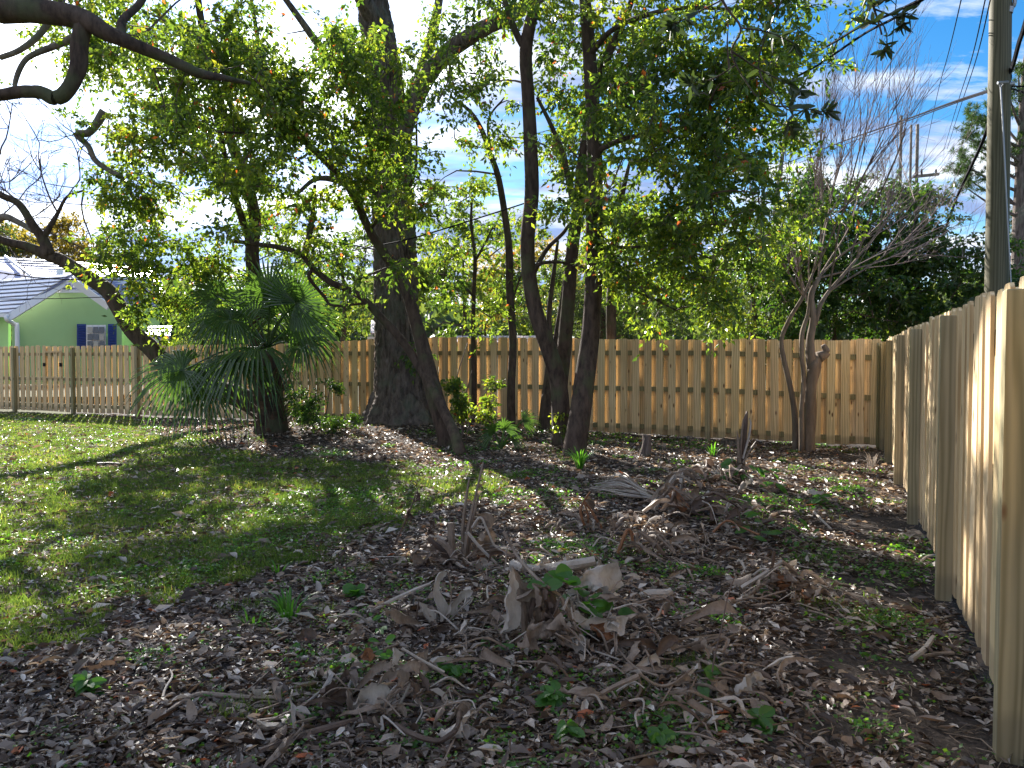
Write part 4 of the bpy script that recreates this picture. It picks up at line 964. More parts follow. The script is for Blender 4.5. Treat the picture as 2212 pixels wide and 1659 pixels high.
bush('tree', 'pale green treetop beyond the white roof at the far left edge', [(-60, 540, 50, 60, 70, 3, 1.1), (15, 490, 50, 20, 20, 1, .6)], G['leaf_olive'], .55, 120, .24, (-60, 520, 50), spread=1.2, thick=.03)
# pine at the right edge
py_ = 30.0
t0 = thing('pine_tree', 'tall pine with tufted dark needles at the right edge behind the pole', 'tree', np.array([*pt(2205, 772, py_)[:2], 0]))
mb = MB(); limb(mb, [('w', *np.array([*pt(2205, 772, py_)[:2], 0])), (2200, 600, py_), (2202, 450, py_), (2208, 300, py_), (2215, 160, py_), (2220, 100, py_)], [.28, .24, .2, .15, .08], 10); sk = []
tipsP = [(2095, 290, .5), (2080, 345, 0), (2085, 375, .8), (2110, 250, -.5), (2120, 320, 1), (2140, 280, -1), (2160, 240, .5), (2200, 150, 0), (2215, 240, .4), (2180, 200, -.5), (2150, 380, .6), (2240, 300, 0), (2260, 220, .3), (2190, 470, .8), (2170, 520, .6), (2230, 420, .3), (2090, 400, 0), (2190, 330, .4)]
for (u, v, d) in tipsP: 
    sk.append(limb(mb, [(2203, min(600, v + 70), py_), ((u + 2203) / 2, v + 45, py_ + d / 2), (u, v + 8, py_ + d)], [.07, .05, .02], 5))
mb.build('trunk', G['bark_oak'], t0, True)
lb = MB()
for (u, v, d) in tipsP:
    for k in range(26):
        c = pt(u + rng.normal(0, 16), v + rng.normal(0, 12), py_ + d + rng.normal(0, .4)); n = 42
        leaves(lb, np.repeat(c[None], n, 0), unit(rdir(n) + [0, 0, .35]), rdir(n), .24 * rng.uniform(.7, 1.1, n), .022, tint=rng.random(n))
lb.build('crown', G['needle'], t0)
# distant belt of trees closing the horizon
mb = MB(); n = 26000
u = rng.uniform(-700, 2900, n); Y = rng.uniform(60, 90, n); top = 640 + 30 * np.sin(u / 70) + 18 * np.sin(u / 23 + 1) + 10 * np.sin(u / 9)
v = top + (790 - top) * rng.random(n) ** 1.1
C = np.array([pt(a, b_, c) for a, b_, c in zip(u, v, Y)])
leaves(mb, C, rdir(n), rdir(n), 1.1 * rng.uniform(.6, 1.4, n), .8, tint=np.clip(.5 + .4 * np.sin(u / 60) + .2 * rng.normal(size=n), 0, 1))
props(mb.build('far_woods', G['leaf_olive']), 'far belt of trees closing the horizon beyond the fences', 'woods', kind='stuff')
KD = 2.4
CL, CS = 2.0, .06
# ------------------------------------------------------------------ cabbage palm
pb_ = G0(588, 930); Yp = pb_[1]
t0 = thing('palm_tree', 'short shaggy fan palm with broad drooping fronds beside the left fence', 'palm', pb_)
mb = MB(); PP = limb(mb, [(588, 940, Yp), (586, 900, Yp), (582, 850, Yp), (580, 810, Yp), (578, 775, Yp), (578, 750, Yp)], [.34, .28, .25, .24, .20, .10], 14, wob=.1); mb.build('trunk', G['bark_cam'], t0, True)
bootm = plain('boot', (.11, .07, .045), .85, var=.4, vs=9)
for k in range(46):
    z = (k + .5) / 46; i = int(z * .72 * (len(PP) - 1)); c = PP[i]; a = k * 2.4; r0 = .25 + .05 * (1 - z)
    dr = np.array([math.cos(a), math.sin(a), 0]); sd_ = np.array([-dr[1], dr[0], 0])
    mb = MB(); p0 = c + dr * (r0 - .06); up = unit(dr * .55 + [0, 0, 1]); L0 = rng.uniform(.16, .30)
    V = []
    for f, w, th_ in ((0, .085, .03), (.5, .06, .025), (1, .035, .012)):
        q = p0 + up * L0 * f + dr * .05 * f * f
        V += [q - sd_ * w, q + dr * th_, q + sd_ * w, q - dr * th_]
    V = np.array(V); F = np.array([[4 * r + j, 4 * r + (j + 1) % 4, 4 * r + 4 + (j + 1) % 4, 4 * r + 4 + j] for r in range(2) for j in range(4)] + [[8, 9, 10, 11]])
    mb.add(V, [F]); mb.build('leaf_base', bootm, t0)
def frond(parent, crown_c, hub, rad, out=None, droop=.5, nseg=40, arc=R(140), m=None, nrm=None, tint=.45):
    out = unit(hub - crown_c) if out is None else unit(out)
    up = np.array([0, 0, 1.0]) if nrm is None else unit(nrm)
    side = unit(np.cross(out, up)); up2 = unit(np.cross(side, out))
    mb = MB(); pm = (crown_c + hub) / 2 + [0, 0, .10 * np.linalg.norm(hub - crown_c)]
    for k in range(nseg):
        a = -arc + 2 * arc * k / (nseg - 1); L_ = rad * (1 - .22 * (abs(a) / arc) ** 2) * rng.uniform(.92, 1.05)
        d = out * math.cos(a) + side * math.sin(a); tn = unit(np.cross(d, up2)); w = rad * arc / nseg * .40
        ts = np.array([0, .3, .55, .8, 1.0]); P = hub + d * (L_ * ts)[:, None]
        P = P + up2 * (.10 * rad * np.sin(ts * 3))[:, None]; P[:, 2] -= droop * rad * ts ** 2.6 * rng.uniform(.75, 1.25)
        ws = w * np.array([.12, .9, 1.0, .5, .05]); fd = .5 * ws
        V = np.stack([P - tn * ws[:, None] + up2 * fd[:, None], P, P + tn * ws[:, None] + up2 * fd[:, None]], 1).reshape(-1, 3)
        F = np.array([[3 * r + j, 3 * r + j + 1, 3 * r + 3 + j + 1, 3 * r + 3 + j] for r in range(4) for j in (0, 1)])
        mb.add(V, [F], np.clip(tint + rng.normal(0, .08), 0, 1))
    o = mb.build('frond', m or G['palm'], parent)
    pb2 = MB(); tube(pb2, smooth_path([crown_c, pm, hub, hub + out * rad * .35], 4), [.022, .016, .004], 5); pb2.build('petiole', m or G['palm'], o)
    return o
cc_ = pt(578, 750, Yp)
for (u, v, dy, rad, dr, outd, nr) in [
    (640, 655, -.5, 1.05, .15, (.25, -.1, .2), (.1, -1, .2)), (585, 640, -.2, .95, .25, (0, .1, 1), (0, -1, .1)), (620, 665, .4, .9, .3, (.3, .2, 1), (.2, -1, .1)),
    (540, 670, .3, .9, .3, (-.5, .1, .9), (-.1, -1, .1)), (470, 700, .2, .95, .75, (-1, -.2, .1), None), (500, 690, -.5, .95, .6, (-.8, -.4, .1), (-.1, -.6, .8)),
    (395, 800, -.6, 1.1, .40, (-1, -.3, -.25), (-.2, -.8, .6)), (440, 830, -.3, 1.0, .6, (-.8, -.5, -.3), (-.2, -.8, .6)), (555, 758, -1.1, 1.05, 1.0, (-.35, -.9, -.1), (0, -.2, 1)), (520, 780, -.9, 1.1, .8, (-.8, -.5, -.1), (-.2, -.5, .8)),
    (655, 745, -.3, .85, .7, (.9, -.3, .1), (.2, -.5, .8)), (660, 700, .3, .85, .45, (1, .1, .2), (.1, -.8, .4)), (450, 790, .3, 1.0, .8, (-.9, .1, -.1), None), (600, 700, .8, .9, .5, (.2, 1, .4), None), (470, 640, .5, .9, .4, (-.7, .2, .7), (-.2, -1, .2))]:
    frond(t0, cc_, pt(u, v, Yp + dy), rad, np.array(outd, float), dr, nrm=nr, tint=rng.uniform(.3, .65))
# seedling palm left of the stem group
sp_ = G0(1082, 972); t0 = thing('palm_seedling', 'small fan palm seedling with folded green leaves near the thin pole tree', 'palm', sp_)
for (du, dv, dr, s) in ((-14, -38, .7, .42), (8, -44, .5, .40), (24, -20, .8, .34), (-26, -14, .9, .30), (48, -62, .2, .32)):
    h_ = sp_ + [du / FPX * sp_[1], rng.normal(0, .1), -dv / FPX * sp_[1]]
    frond(t0, sp_ + [0, 0, .03], h_, s, np.array([du / 30, -.2, .5]), dr, 18, R(80), nrm=(0, -1, .3))

# ------------------------------------------------------------------ shrubs and saplings inside the yard
def shrub(name, label, base, blobs, lm, dens, nleaf, ll, stems, cat='shrub', **kw):
    return tree(name, label, base, stems, G['twig'], blobs, lm, dens=dens, nleaf=nleaf, ll=ll, cat=cat, thick=.008, spread=.2, **kw)
b = G0(690, 930); y = b[1]
shrub('shrub', 'dense dark shrub between the palm and the oak trunk', b, [(670, 870, y, 45, 40, .5, 1.3), (700, 905, y, 65, 30, .5, 1.3), (700, 845, y, 35, 30, .4, .9), (745, 900, y, 30, 25, .3, .9), (660, 915, y - .3, 30, 20, .3, 1.0)], G['leaf_bg'], 12, 90, .06,
      [([(690, 935, y), (688, 900, y), (680, 850, y)], [.02, .008]), ([(695, 935, y), (705, 890, y), (712, 840, y)], [.018, .007]), ([(685, 935, y), (665, 900, y), (655, 870, y)], [.015, .006])])
b = G0(1000, 950); y = b[1]
shrub('shrub', 'leafy young camphor bush at the foot of the leaning trunk', b, [(1010, 850, y, 55, 40, .5, 1.0), (1040, 890, y, 50, 30, .5, 1.0), (995, 905, y, 45, 30, .5, 1.1), (1060, 830, y, 35, 22, .4, .8), (965, 860, y - .2, 25, 25, .3, .7)], G['leaf_cam'], 10, 60, .085,
      [([(1000, 955, y), (998, 900, y), (985, 830, y), (1010, 740, y + .3)], [.02, .012, .006]), ([(1003, 955, y), (1025, 890, y), (1060, 830, y)], [.015, .006]), ([(998, 955, y), (1000, 880, y), (1020, 800, y)], [.015, .006])])
b = G0(1715, 948); y = b[1]
shrub('shrub', 'small nandina-like bush at the foot of the crape myrtle', b, [(1705, 925, y, 22, 18, .3, 1.0), (1770, 940, y - .2, 30, 18, .3, 1.0), (1690, 950, y, 25, 12, .3, 1.0), (1745, 960, y - .3, 35, 12, .3, 1.2)], G['leaf_bg'], 16, 60, .045,
      [([(1712, 955, y), (1706, 925, y), (1700, 905, y)], [.01, .004]), ([(1765, 962, y - .2), (1772, 935, y - .2), (1780, 920, y - .2)], [.01, .004])])
b = G0(1240, 975); y = b[1]
shrub('shrub', 'low leafy shoots round the base of the multi-stem camphor', b, [(1225, 945, y - .2, 35, 25, .3, .8), (1250, 985, y - .5, 45, 18, .3, .8), (1205, 890, y, 15, 30, .2, .7), (1195, 985, y - .4, 40, 18, .3, .8)], G['leaf_cam'], 10, 40, .075,
      [([(1215, 990, y - .2), (1212, 930, y - .1), (1200, 860, y)], [.01, .004]), ([(1230, 990, y - .3), (1235, 950, y - .3), (1240, 920, y - .3)], [.008, .004])])
b = G0(1340, 925); y = b[1]
shrub('shrub', 'dark ivy-like growth over the stumps at the fence foot', b, [(1345, 915, y, 60, 14, .4, 1.3), (1400, 935, y - .2, 70, 10, .3, 1.2), (1180, 925, y, 60, 14, .3, 1.0), (1500, 945, y - .2, 60, 9, .3, 1.0), (1600, 950, y - 1.2, 50, 9, .3, 1.0)], G['leaf_bg'], 14, 60, .05, [([(1340, 930, y), (1345, 915, y), (1352, 905, y)], [.01, .004])])
# strap-leaved lilies
def straps(label, u, v, n, l, name='lily_clump', w=.018, m=None):
    b = G0(u, v); t0 = thing(name, label, 'plant', b); mb = MB()
    for k in range(n):
        a = rng.uniform(0, 6.28); sp = rng.uniform(.15, .8); L_ = l * rng.uniform(.6, 1.1); d = np.array([math.cos(a), math.sin(a), 0]); s = np.array([-d[1], d[0], 0])
        ts = np.linspace(0, 1, 6); P = b + d * (.04 + sp * L_ * ts ** 1.4)[:, None]; P[:, 2] += L_ * (ts - (.25 + .5 * sp) * ts ** 2.4)
        ws = w * .5 * np.array([.8, 1, 1, .9, .6, .05]); V = np.stack([P - s * ws[:, None], P + s * ws[:, None]], 1).reshape(-1, 3)
        m1 = MB(); m1.add(V, [np.array([[2 * r, 2 * r + 1, 2 * r + 3, 2 * r + 2] for r in range(5)])], rng.random() * .7); m1.build('blade', m or G['weed'], t0)
straps('clump of strappy grassy leaves at the foot of the right-hand stem', 1252, 1012, 34, .5)
straps('dark strappy tuft left of the oak roots', 702, 935, 22, .45)
straps('dark glossy strap-leaved tuft in the left foreground litter', 625, 1340, 34, .28, w=.014)
straps('small pale green tuft of blades in front of the short log', 1540, 985, 14, .35, w=.02)
straps('ragged dry grass tuft beside the last fence post', 1885, 1010, 22, .34, w=.014, m=G['dry_pale'])
straps('small pale spiky weed at the lawn edge', 600, 1240, 12, .16, w=.012)
straps('silvery spiky weed left of the dark strappy tuft', 545, 1352, 12, .16, w=.014)

def sapling(name, label, u, v, stem, lv, ll=.10, lw=.05, m='weed', r=.004, group=None):
    """stem: picture points at the depth of the base; lv: number of leaves or list of picture points"""
    b = G0(u, v); y = b[1]; t0 = thing(name, label, 'plant', b, group)
    me = [leafmesh(ll, lw, .25, c, 'leaf', G[m]) for c in (.15, .4, .0)]
    P = smooth_path([b] + [pt(a, c, y) for a, c in stem], 4); m1 = MB(); tube(m1, P, [r, r * .5], 5); m1.build('stem', G['twig'], t0)
    pts_ = [pt(a, c, y + rng.normal(0, .05)) for a, c in lv] if isinstance(lv, list) else [P[int(i)] for i in rng.uniform(len(P) * .2, len(P) - 1, int(lv * 1.7))]
    for p in pts_:
        a = rdir(1, -.5, .5)[0]; put_leaf(random.choice(me), t0, p, a, unit(rdir(1, .2, 1)[0] * .6 + [0, -.7, .6]), rng.uniform(.55, 1.15))
    return t0
sapling('sapling', 'young sapling with pale glossy leaves in front of the crumpled right heap', 1645, 1165, [(1640, 1140), (1632, 1115)], [(1632, 1108), (1638, 1112), (1650, 1135), (1620, 1138), (1660, 1130), (1640, 1150), (1655, 1158), (1628, 1160), (1645, 1125)], .12, .055)
sapling('sapling', 'drooping leafy sapling right of the fibrous grey shaft', 1655, 1075, [(1660, 1050), (1668, 1020)], [(1640, 1050), (1668, 1022), (1680, 1035), (1685, 1020), (1650, 1040), (1690, 1060), (1700, 1050), (1660, 1065), (1675, 1045), (1645, 1030), (1655, 1020)], .15, .06)
sapling('sapling', 'tall thin sapling with hanging leaves near the right fence path', 1695, 1180, [(1700, 1120), (1706, 1045)], [(1700, 1130), (1712, 1140), (1725, 1120), (1735, 1150), (1745, 1160), (1710, 1165), (1690, 1150), (1760, 1150), (1720, 1170)], .12, .05)
sapling('sapling', 'bright drooping seedling leaves at the edge of the right path', 1770, 1095, [(1772, 1080), (1775, 1068)], 8, .12, .05)
sapling('sapling', 'green seedling with broad leaves left of the foreground banana heap', 830, 1425, [(828, 1395), (815, 1350)], [(805, 1340), (812, 1368), (828, 1370), (795, 1385), (840, 1390), (850, 1410), (815, 1405), (835, 1360), (855, 1375), (845, 1420), (800, 1400)], .085, .042)
sapling('plant', 'flat green rosette plant with pointed leaves in the foreground litter', 1053, 1412, [(1053, 1405)], 9, .13, .05)
sapling('plant', 'leafy green seedling lit by a sun fleck in the middle foreground', 960, 1470, [(975, 1440), (985, 1455)], 10, .07, .035)
sapling('plant', 'broad green seedling cluster above the left banana leaves', 770, 1290, [(765, 1280), (775, 1272)], 16, .085, .07)
sapling('plant', 'second broad green seedling cluster just below the first', 768, 1325, [(766, 1315)], 10, .07, .055)
sapling('plant', 'bright green seedling with cut leaves at the bottom centre', 1185, 1530, [(1190, 1510), (1200, 1490)], 18, .09, .045)
sapling('plant', 'green weed with rounded leaves low in the bottom centre', 1225, 1600, [(1228, 1575), (1222, 1560)], 10, .07, .045)
sapling('plant', 'green weed with red leaf at the bottom right of centre', 1430, 1610, [(1430, 1595), (1425, 1585)], 14, .07, .045)
sapling('plant', 'bluish green weed by the bare soil at the lower right', 1650, 1570, [(1645, 1558), (1640, 1545)], 10, .08, .06)
sapling('plant', 'small bright yellow-green seedling above the tall spike clump', 1135, 1120, [(1138, 1108)], 5, .11, .06)
sapling('plant', 'small green seedling at the foot of the arched orange stalks', 1165, 1275, [(1168, 1262), (1170, 1250)], 12, .08, .06)
sapling('plant', 'leafy weed in the bottom left corner of the litter', 190, 1500, [(190, 1480), (185, 1465)], 14, .08, .045)
sapling('plant', 'yellowish green weed on the left leaf-litter edge', 250, 1395, [(252, 1385)], 12, .07, .04)
for (u, v) in [(380, 1460), (640, 1475), (560, 1560), (890, 1300), (700, 1560), (1110, 1590), (1340, 1460), (1570, 1400), (1480, 1330), (1010, 1290), (460, 1400), (340, 1570), (900, 1570), (1330, 1250), (1400, 1130), (1560, 1290), (1050, 1150), (1880, 1420), (1960, 1380), (120, 1590), (860, 1240), (1750, 1340)]:
    sapling('seedling', 'tiny green weed seedling sprouting through the brown leaf litter', u, v, [(u + rng.uniform(-6, 6), v - 12)], 6, .05, .03, r=.002, group='weed seedlings in the litter')

# ------------------------------------------------------------------ dead banana clumps
def ribbon(pts, w, m, parent, name='dry_leaf', curl=.6, crumple=.12, nw=6, k=6, ends=(.15, .05), roll=0.0):
    w = w * 1.0; curl = curl * 1.25
    P = smooth_path(np.array(pts, float), k); n = len(P); T = unit(np.gradient(P, axis=0))
    ref = unit(np.array([math.cos(roll), -.6, math.sin(roll) + .3])); S = unit(np.cross(T, ref)); N = unit(np.cross(S, T))
    t_ = np.linspace(0, 1, n); prof = np.sin(np.pi * np.clip(t_, 0, 1)) ** .6; prof = np.maximum(prof, np.where(t_ < .5, ends[0], ends[1]))
    x = np.linspace(-1, 1, nw + 1); ang = x * curl * (1 + .4 * np.sin(t_ * 7 + rng.random() * 6))[:, None]
    W = (w * .5 * prof)[:, None]; lat = W * np.sin(ang) / max(curl, .3) * 1.1; dep = W * (1 - np.cos(ang)) / max(curl, .3) * 1.1
    a1, a2, a3 = rng.random(3) * 6
    cr = crumple * w * (np.sin(t_[:, None] * 23 + x * 3 + a1) + np.sin(x * 9 + t_[:, None] * 11 + a2) + .6 * np.sin(t_[:, None] * 47 - x * 7 + a3)) * np.abs(x) 
    jag = 1 + .10 * np.sin(t_ * 39 + a1)[:, None] * (np.abs(x) > .9)
    V = P[:, None] + S[:, None] * (lat * jag)[..., None] + N[:, None] * (dep + cr)[..., None]
    V[:, :, 2] += (.06 * w * (1 - np.abs(x)))[None]
    i = np.arange(n - 1)[:, None] * (nw + 1); j = np.arange(nw)[None]; F = np.stack([i + j, i + j + 1, i + nw + 2 + j, i + nw + 1 + j], -1).reshape(-1, 4)
    mb = MB(); mb.add(V.reshape(-1, 3), [F]); return mb.build(name, m, parent, True)
D1, D2, D3, D4 = G['dry'], G['dry_pale'], G['dry_orange'], G['dry_dark']
def clump(label, u, v, name='banana_stump', cat='dead banana plant'):
    b = G0(u, v); return thing(name, label, cat, b), b, b[1]
def stalk(parent, y, pts, r, m=None, name='stalk', n=6, dy=0.0, sq=1.0):
    P = smooth_path([pt(a, c, y + dy + (q[0] if q else 0)) for a, c, *q in pts], 5); mb = MB(); tube(mb, P, r, n, wob=.12, squash=sq); return mb.build(name, m or D1, parent)
def dleaf(parent, y, pts, w, m=None, dy=0.0, **kw):
    return ribbon([pt(a, c, y + dy + (q[0] if q else 0)) for a, c, *q in pts], w * .74, m or D1, parent, **kw)
def heap(parent, b, n, spread, m=(None,), l=(.12, .34), w=(.025, .07), hgt=.25):
    """loose curled leaves and stalks lying round the base b"""
    for k in range(int(n * 1.35)):
        a = rng.uniform(0, 6.28); r0 = spread * rng.random() ** .7; L_ = rng.uniform(*l); d = rdir(1, -.1, .5)[0]
        c = np.array([b[0] + r0 * math.cos(a), b[1] + r0 * math.sin(a) * .8, 0]); z0 = float(H(c[0], c[1])); e = c + d * L_
        hz_ = .75 * hgt * max(0, 1 - r0 / spread) * rng.random()
        pts = [c + [0, 0, z0 + .02 + hz_], (c + e) / 2 + [rng.normal(0, .04), rng.normal(0, .04), z0 + .03 + hz_ + abs(d[2]) * L_ * .3], e + [0, 0, z0 + .01 + hz_ * .5]]
        if rng.random() < .5: ribbon(pts, rng.uniform(*w), random.choice(m) or random.choice([D1, D1, D1, D2, D4, D4, D1]), parent, curl=rng.uniform(.5, 2.2), crumple=rng.uniform(.05, .2), nw=4, k=4, roll=rng.uniform(-1, 1))
        else:
            mb = MB(); tube(mb, smooth_path(pts, 4), [rng.uniform(.003, .009), .003], 5, wob=.1); mb.build('stalk', random.choice([D1, D2, D1]), parent)
# A: clump with the tall cut spikes
t0, b, y = clump('dead banana stump with two tall thin brown spikes in the middle of the yard', 1000, 1215)
stalk(t0, y, [(1003, 1212), (1010, 1150), (1025, 1080), (1044, 999)], [.035, .028, .02, .013], D1, sq=.5)
stalk(t0, y, [(1000, 1200), (1000, 1140), (1006, 1085), (1013, 1036)], [.03, .02, .013], D1, dy=.05, sq=.6)
stalk(t0, y, [(1012, 1205), (1016, 1140), (1026, 1100), (1034, 1070)], [.03, .025, .015], D1, dy=.08, sq=.5)
stalk(t0, y, [(980, 1210), (976, 1170), (974, 1129)], [.028, .026, .024], D1, n=8)
stalk(t0, y, [(977, 1212), (950, 1185), (925, 1161)], [.028, .024, .02], D4, dy=-.05)
stalk(t0, y, [(985, 1213), (965, 1180), (944, 1165)], [.026, .022, .02], D1, dy=-.1)
stalk(t0, y, [(1020, 1140), (1038, 1118), (1055, 1150), (1068, 1178), (1092, 1196)], [.010, .009, .007], D2, dy=-.1)
stalk(t0, y, [(1010, 1150), (1035, 1180), (1070, 1215), (1100, 1240), (1125, 1275, -.2)], [.012, .011, .010], D2, dy=-.2)
stalk(t0, y, [(985, 1215), (1000, 1225), (1020, 1236), (1045, 1232)], [.011, .011, .009], D2, dy=-.25)
dleaf(t0, y, [(1022, 1140), (1040, 1120), (1052, 1140), (1040, 1165)], .13, D1, dy=-.05, curl=1.0)
dleaf(t0, y, [(1058, 1135), (1045, 1155), (1030, 1172), (1022, 1190)], .22, D1, dy=.0, curl=.9, crumple=.12)
dleaf(t0, y, [(905, 1178), (893, 1200), (898, 1222), (903, 1242)], .15, D1, dy=-.1, curl=1.2)
dleaf(t0, y, [(900, 1244), (925, 1240), (945, 1232)], .07, D2, dy=-.2, curl=.9)
dleaf(t0, y, [(1022, 1230), (1045, 1220), (1060, 1235)], .16, D2, dy=-.25, curl=.7)
dleaf(t0, y, [(1025, 1205), (1032, 1225), (1018, 1240)], .10, D4, dy=-.1, curl=1.0)
dleaf(t0, y, [(990, 1195), (985, 1215), (1000, 1235)], .10, D4, dy=-.1, curl=1.0)
for q in ((948, 1190), (975, 1215), (1030, 1200), (1005, 1230), (925, 1205)): dleaf(t0, y, [q, (q[0] + rng.uniform(-12, 12), q[1] + 14), (q[0] + rng.uniform(-22, 22), q[1] + 24)], .10, random.choice([D1, D4, D3]), dy=-.12, curl=1.2, crumple=.16)
heap(t0, b, 30, .62, hgt=.22)
# log of rolled pale sheath
def log(label, y0, pts, r, m=D2, name='banana_stem_log', cat='log'):
    b = G0(*y0); t0 = thing(name, label, cat, b); y = b[1]
    stalk(t0, y, pts, r, m, 'stem', 10); return t0, b, y
t0, b, y = log('pale peeling banana stem lying behind the broken leaf heap', (1190, 1236), [(1105, 1218, .1), (1150, 1232), (1190, 1228), (1230, 1222, -.1), (1285, 1212, -.1)], [.032, .036, .034, .04, .036])
for q in ((1120, 1210), (1165, 1200), (1215, 1195), (1255, 1205), (1285, 1205), (1140, 1225)):
    dleaf(t0, y, [(q[0], q[1] + 30), (q[0] + 5, q[1] + 12), (q[0] + 14, q[1])], .12, D2, curl=.9, crumple=.08, dy=-.02)
t0, b, y = log('short curved pale husk lying right of the banana leaf heap', (1400, 1290), [(1362, 1300), (1400, 1284), (1440, 1282), (1452, 1275)], [.02, .03, .03, .02], D2)
# B: heap with hanging leaves
t0, b, y = clump('dead banana stump with long withered leaves hanging from broken stalks', 1175, 1372)
stalk(t0, y, [(1172, 1375), (1165, 1320), (1160, 1265)], [.022, .02, .016], D4)
stalk(t0, y, [(1195, 1375), (1200, 1320), (1190, 1280), (1180, 1262)], [.022, .02, .014], D4)
stalk(t0, y, [(1135, 1375), (1130, 1320), (1118, 1262), (1100, 1230)], [.02, .018, .012], D1)
stalk(t0, y, [(1160, 1378), (1150, 1330), (1155, 1290)], [.024, .022, .018], D4)
stalk(t0, y, [(1245, 1375), (1240, 1330), (1205, 1285), (1165, 1255), (1120, 1205, .5), (1088, 1148, .6)], [.013, .012, .011, .009], D1)
stalk(t0, y, [(1275, 1425), (1260, 1380), (1225, 1320), (1210, 1290)], [.012, .011, .009], D1, dy=-.1)
dleaf(t0, y, [(1102, 1226), (1105, 1260), (1095, 1300), (1098, 1335), (1082, 1370)], .17, D2, dy=-.1, curl=.8, crumple=.06, k=6)
dleaf(t0, y, [(1105, 1226), (1122, 1270), (1135, 1310), (1132, 1350)], .13, D1, dy=.05, curl=1.2)
dleaf(t0, y, [(1150, 1262), (1160, 1300), (1150, 1340), (1140, 1372)], .14, D1, dy=-.1, curl=1.2)
dleaf(t0, y, [(1170, 1270), (1180, 1310), (1175, 1345), (1165, 1378)], .12, D4, dy=-.15, curl=1.2)
dleaf(t0, y, [(1240, 1262), (1275, 1250), (1300, 1262), (1312, 1285), (1315, 1305)], .24, D2, dy=.1, curl=.8, crumple=.12)
dleaf(t0, y, [(1120, 1400), (1150, 1368), (1185, 1362), (1195, 1375)], .17, D1, dy=-.3, curl=.9, crumple=.18)
dleaf(t0, y, [(1215, 1310), (1235, 1330), (1262, 1345), (1300, 1352), (1350, 1345)], .13, D2, dy=-.05, curl=.8)
dleaf(t0, y, [(1200, 1345), (1215, 1370), (1235, 1388), (1240, 1400)], .14, D1, dy=-.2, curl=1.2, crumple=.2)
dleaf(t0, y, [(1275, 1350), (1295, 1370), (1330, 1380)], .12, D3, dy=-.1, curl=1.2, crumple=.2)
dleaf(t0, y, [(1185, 1300), (1190, 1340), (1180, 1375)], .10, D4, dy=-.2, curl=1.5, crumple=.2)
for (u, v) in ((1215, 1360), (1255, 1370), (1290, 1395), (1180, 1390), (1320, 1330)): dleaf(t0, y, [(u, v), (u + rng.uniform(-15, 15), v + 15), (u + rng.uniform(-30, 30), v + 25)], .12, random.choice([D1, D2, D4]), dy=-.25, curl=1.1, crumple=.2)
heap(t0, b + [.25, -.05, 0], 56, .70, w=(.03, .09), hgt=.38)
sapling('vine', 'green heart-leaved vine over the right side of the hanging leaf heap', 1225, 1370, [(1235, 1320), (1215, 1270), (1180, 1235)], [(1175, 1245), (1190, 1255), (1200, 1240), (1215, 1262), (1228, 1255), (1245, 1275), (1230, 1290), (1260, 1290), (1275, 1300), (1248, 1310), (1225, 1320), (1285, 1320), (1265, 1335), (1240, 1345), (1300, 1345), (1325, 1315), (1315, 1300), (1255, 1260), (1180, 1262), (1335, 1325), (1340, 1370)], .11, .085)
# left small upright curled leaves
t0, b, y = clump('small dead banana shoot with upright curled pale leaves left of the heap', 945, 1352)
dleaf(t0, y, [(965, 1232), (944, 1250), (940, 1290), (952, 1325), (952, 1350)], .13, D2, curl=1.0, crumple=.04)
dleaf(t0, y, [(952, 1350), (975, 1310), (1000, 1285), (1022, 1278)], .10, D2, curl=.9)
dleaf(t0, y, [(950, 1352), (925, 1335), (905, 1300)], .10, D2, curl=.9)
stalk(t0, y, [(958, 1352), (975, 1290), (968, 1240), (960, 1232)], [.006, .005, .004], D1)
stalk(t0, y, [(960, 1350), (990, 1320), (1022, 1290)], [.006, .005], D2)
for (a_, c_, d_) in (((855, 1318), (868, 1345), (872, 1372)), ((880, 1315), (885, 1340), (888, 1368)), ((905, 1300), (900, 1330), (905, 1365)), ((855, 1305), (862, 1330), (858, 1360))): stalk(t0, y, [d_, c_, a_], [.014, .012, .008], D4, sq=.4)
stalk(t0, y, [(800, 1320), (860, 1290), (905, 1270), (930, 1260)], [.010, .010, .008], D2)
heap(t0, b, 16, .5, hgt=.08)
# C: fibrous shaft
t0, b, y = clump('dead banana stump with split grey fibrous shaft in front of the right fence', 1600, 1045)
stalk(t0, y, [(1597, 1050), (1600, 1000), (1606, 950), (1610, 910), (1614, 888)], [.10, .075, .06, .04, .012], G['dry_dark'], n=9, sq=.6)
for pts in ([(1604, 990), (1616, 950), (1622, 915), (1618, 903)], [(1596, 990), (1594, 950), (1592, 930)], [(1604, 1000), (1618, 975), (1635, 950)], [(1598, 1000), (1602, 940), (1605, 905)], [(1600, 1040), (1585, 1010), (1580, 990)]): stalk(t0, y, pts, [.03, .02, .006], D2 if rng.random() < .5 else D1, dy=-.06, sq=.5)
for (u, v) in ((1575, 1060), (1560, 1055), (1610, 1070), (1590, 1075), (1625, 1060), (1545, 1075), (1600, 1090)): dleaf(t0, y, [(u, v - 20), (u + rng.uniform(-12, 8), v), (u + rng.uniform(-20, 15), v + 22)], .20, random.choice([D1, D2, D4]), dy=-.15, curl=1.1, crumple=.15)
stalk(t0, y, [(1560, 1080), (1572, 1055), (1600, 1085), (1640, 1110)], [.012, .010, .008], D1, dy=-.2)
dleaf(t0, y, [(1445, 1070), (1490, 1055), (1540, 1045), (1590, 1030)], .20, D4, dy=.1, curl=1.0, crumple=.15)
heap(t0, b + [-.3, -.3, 0], 50, .95, l=(.15, .42), w=(.04, .11), hgt=.42)
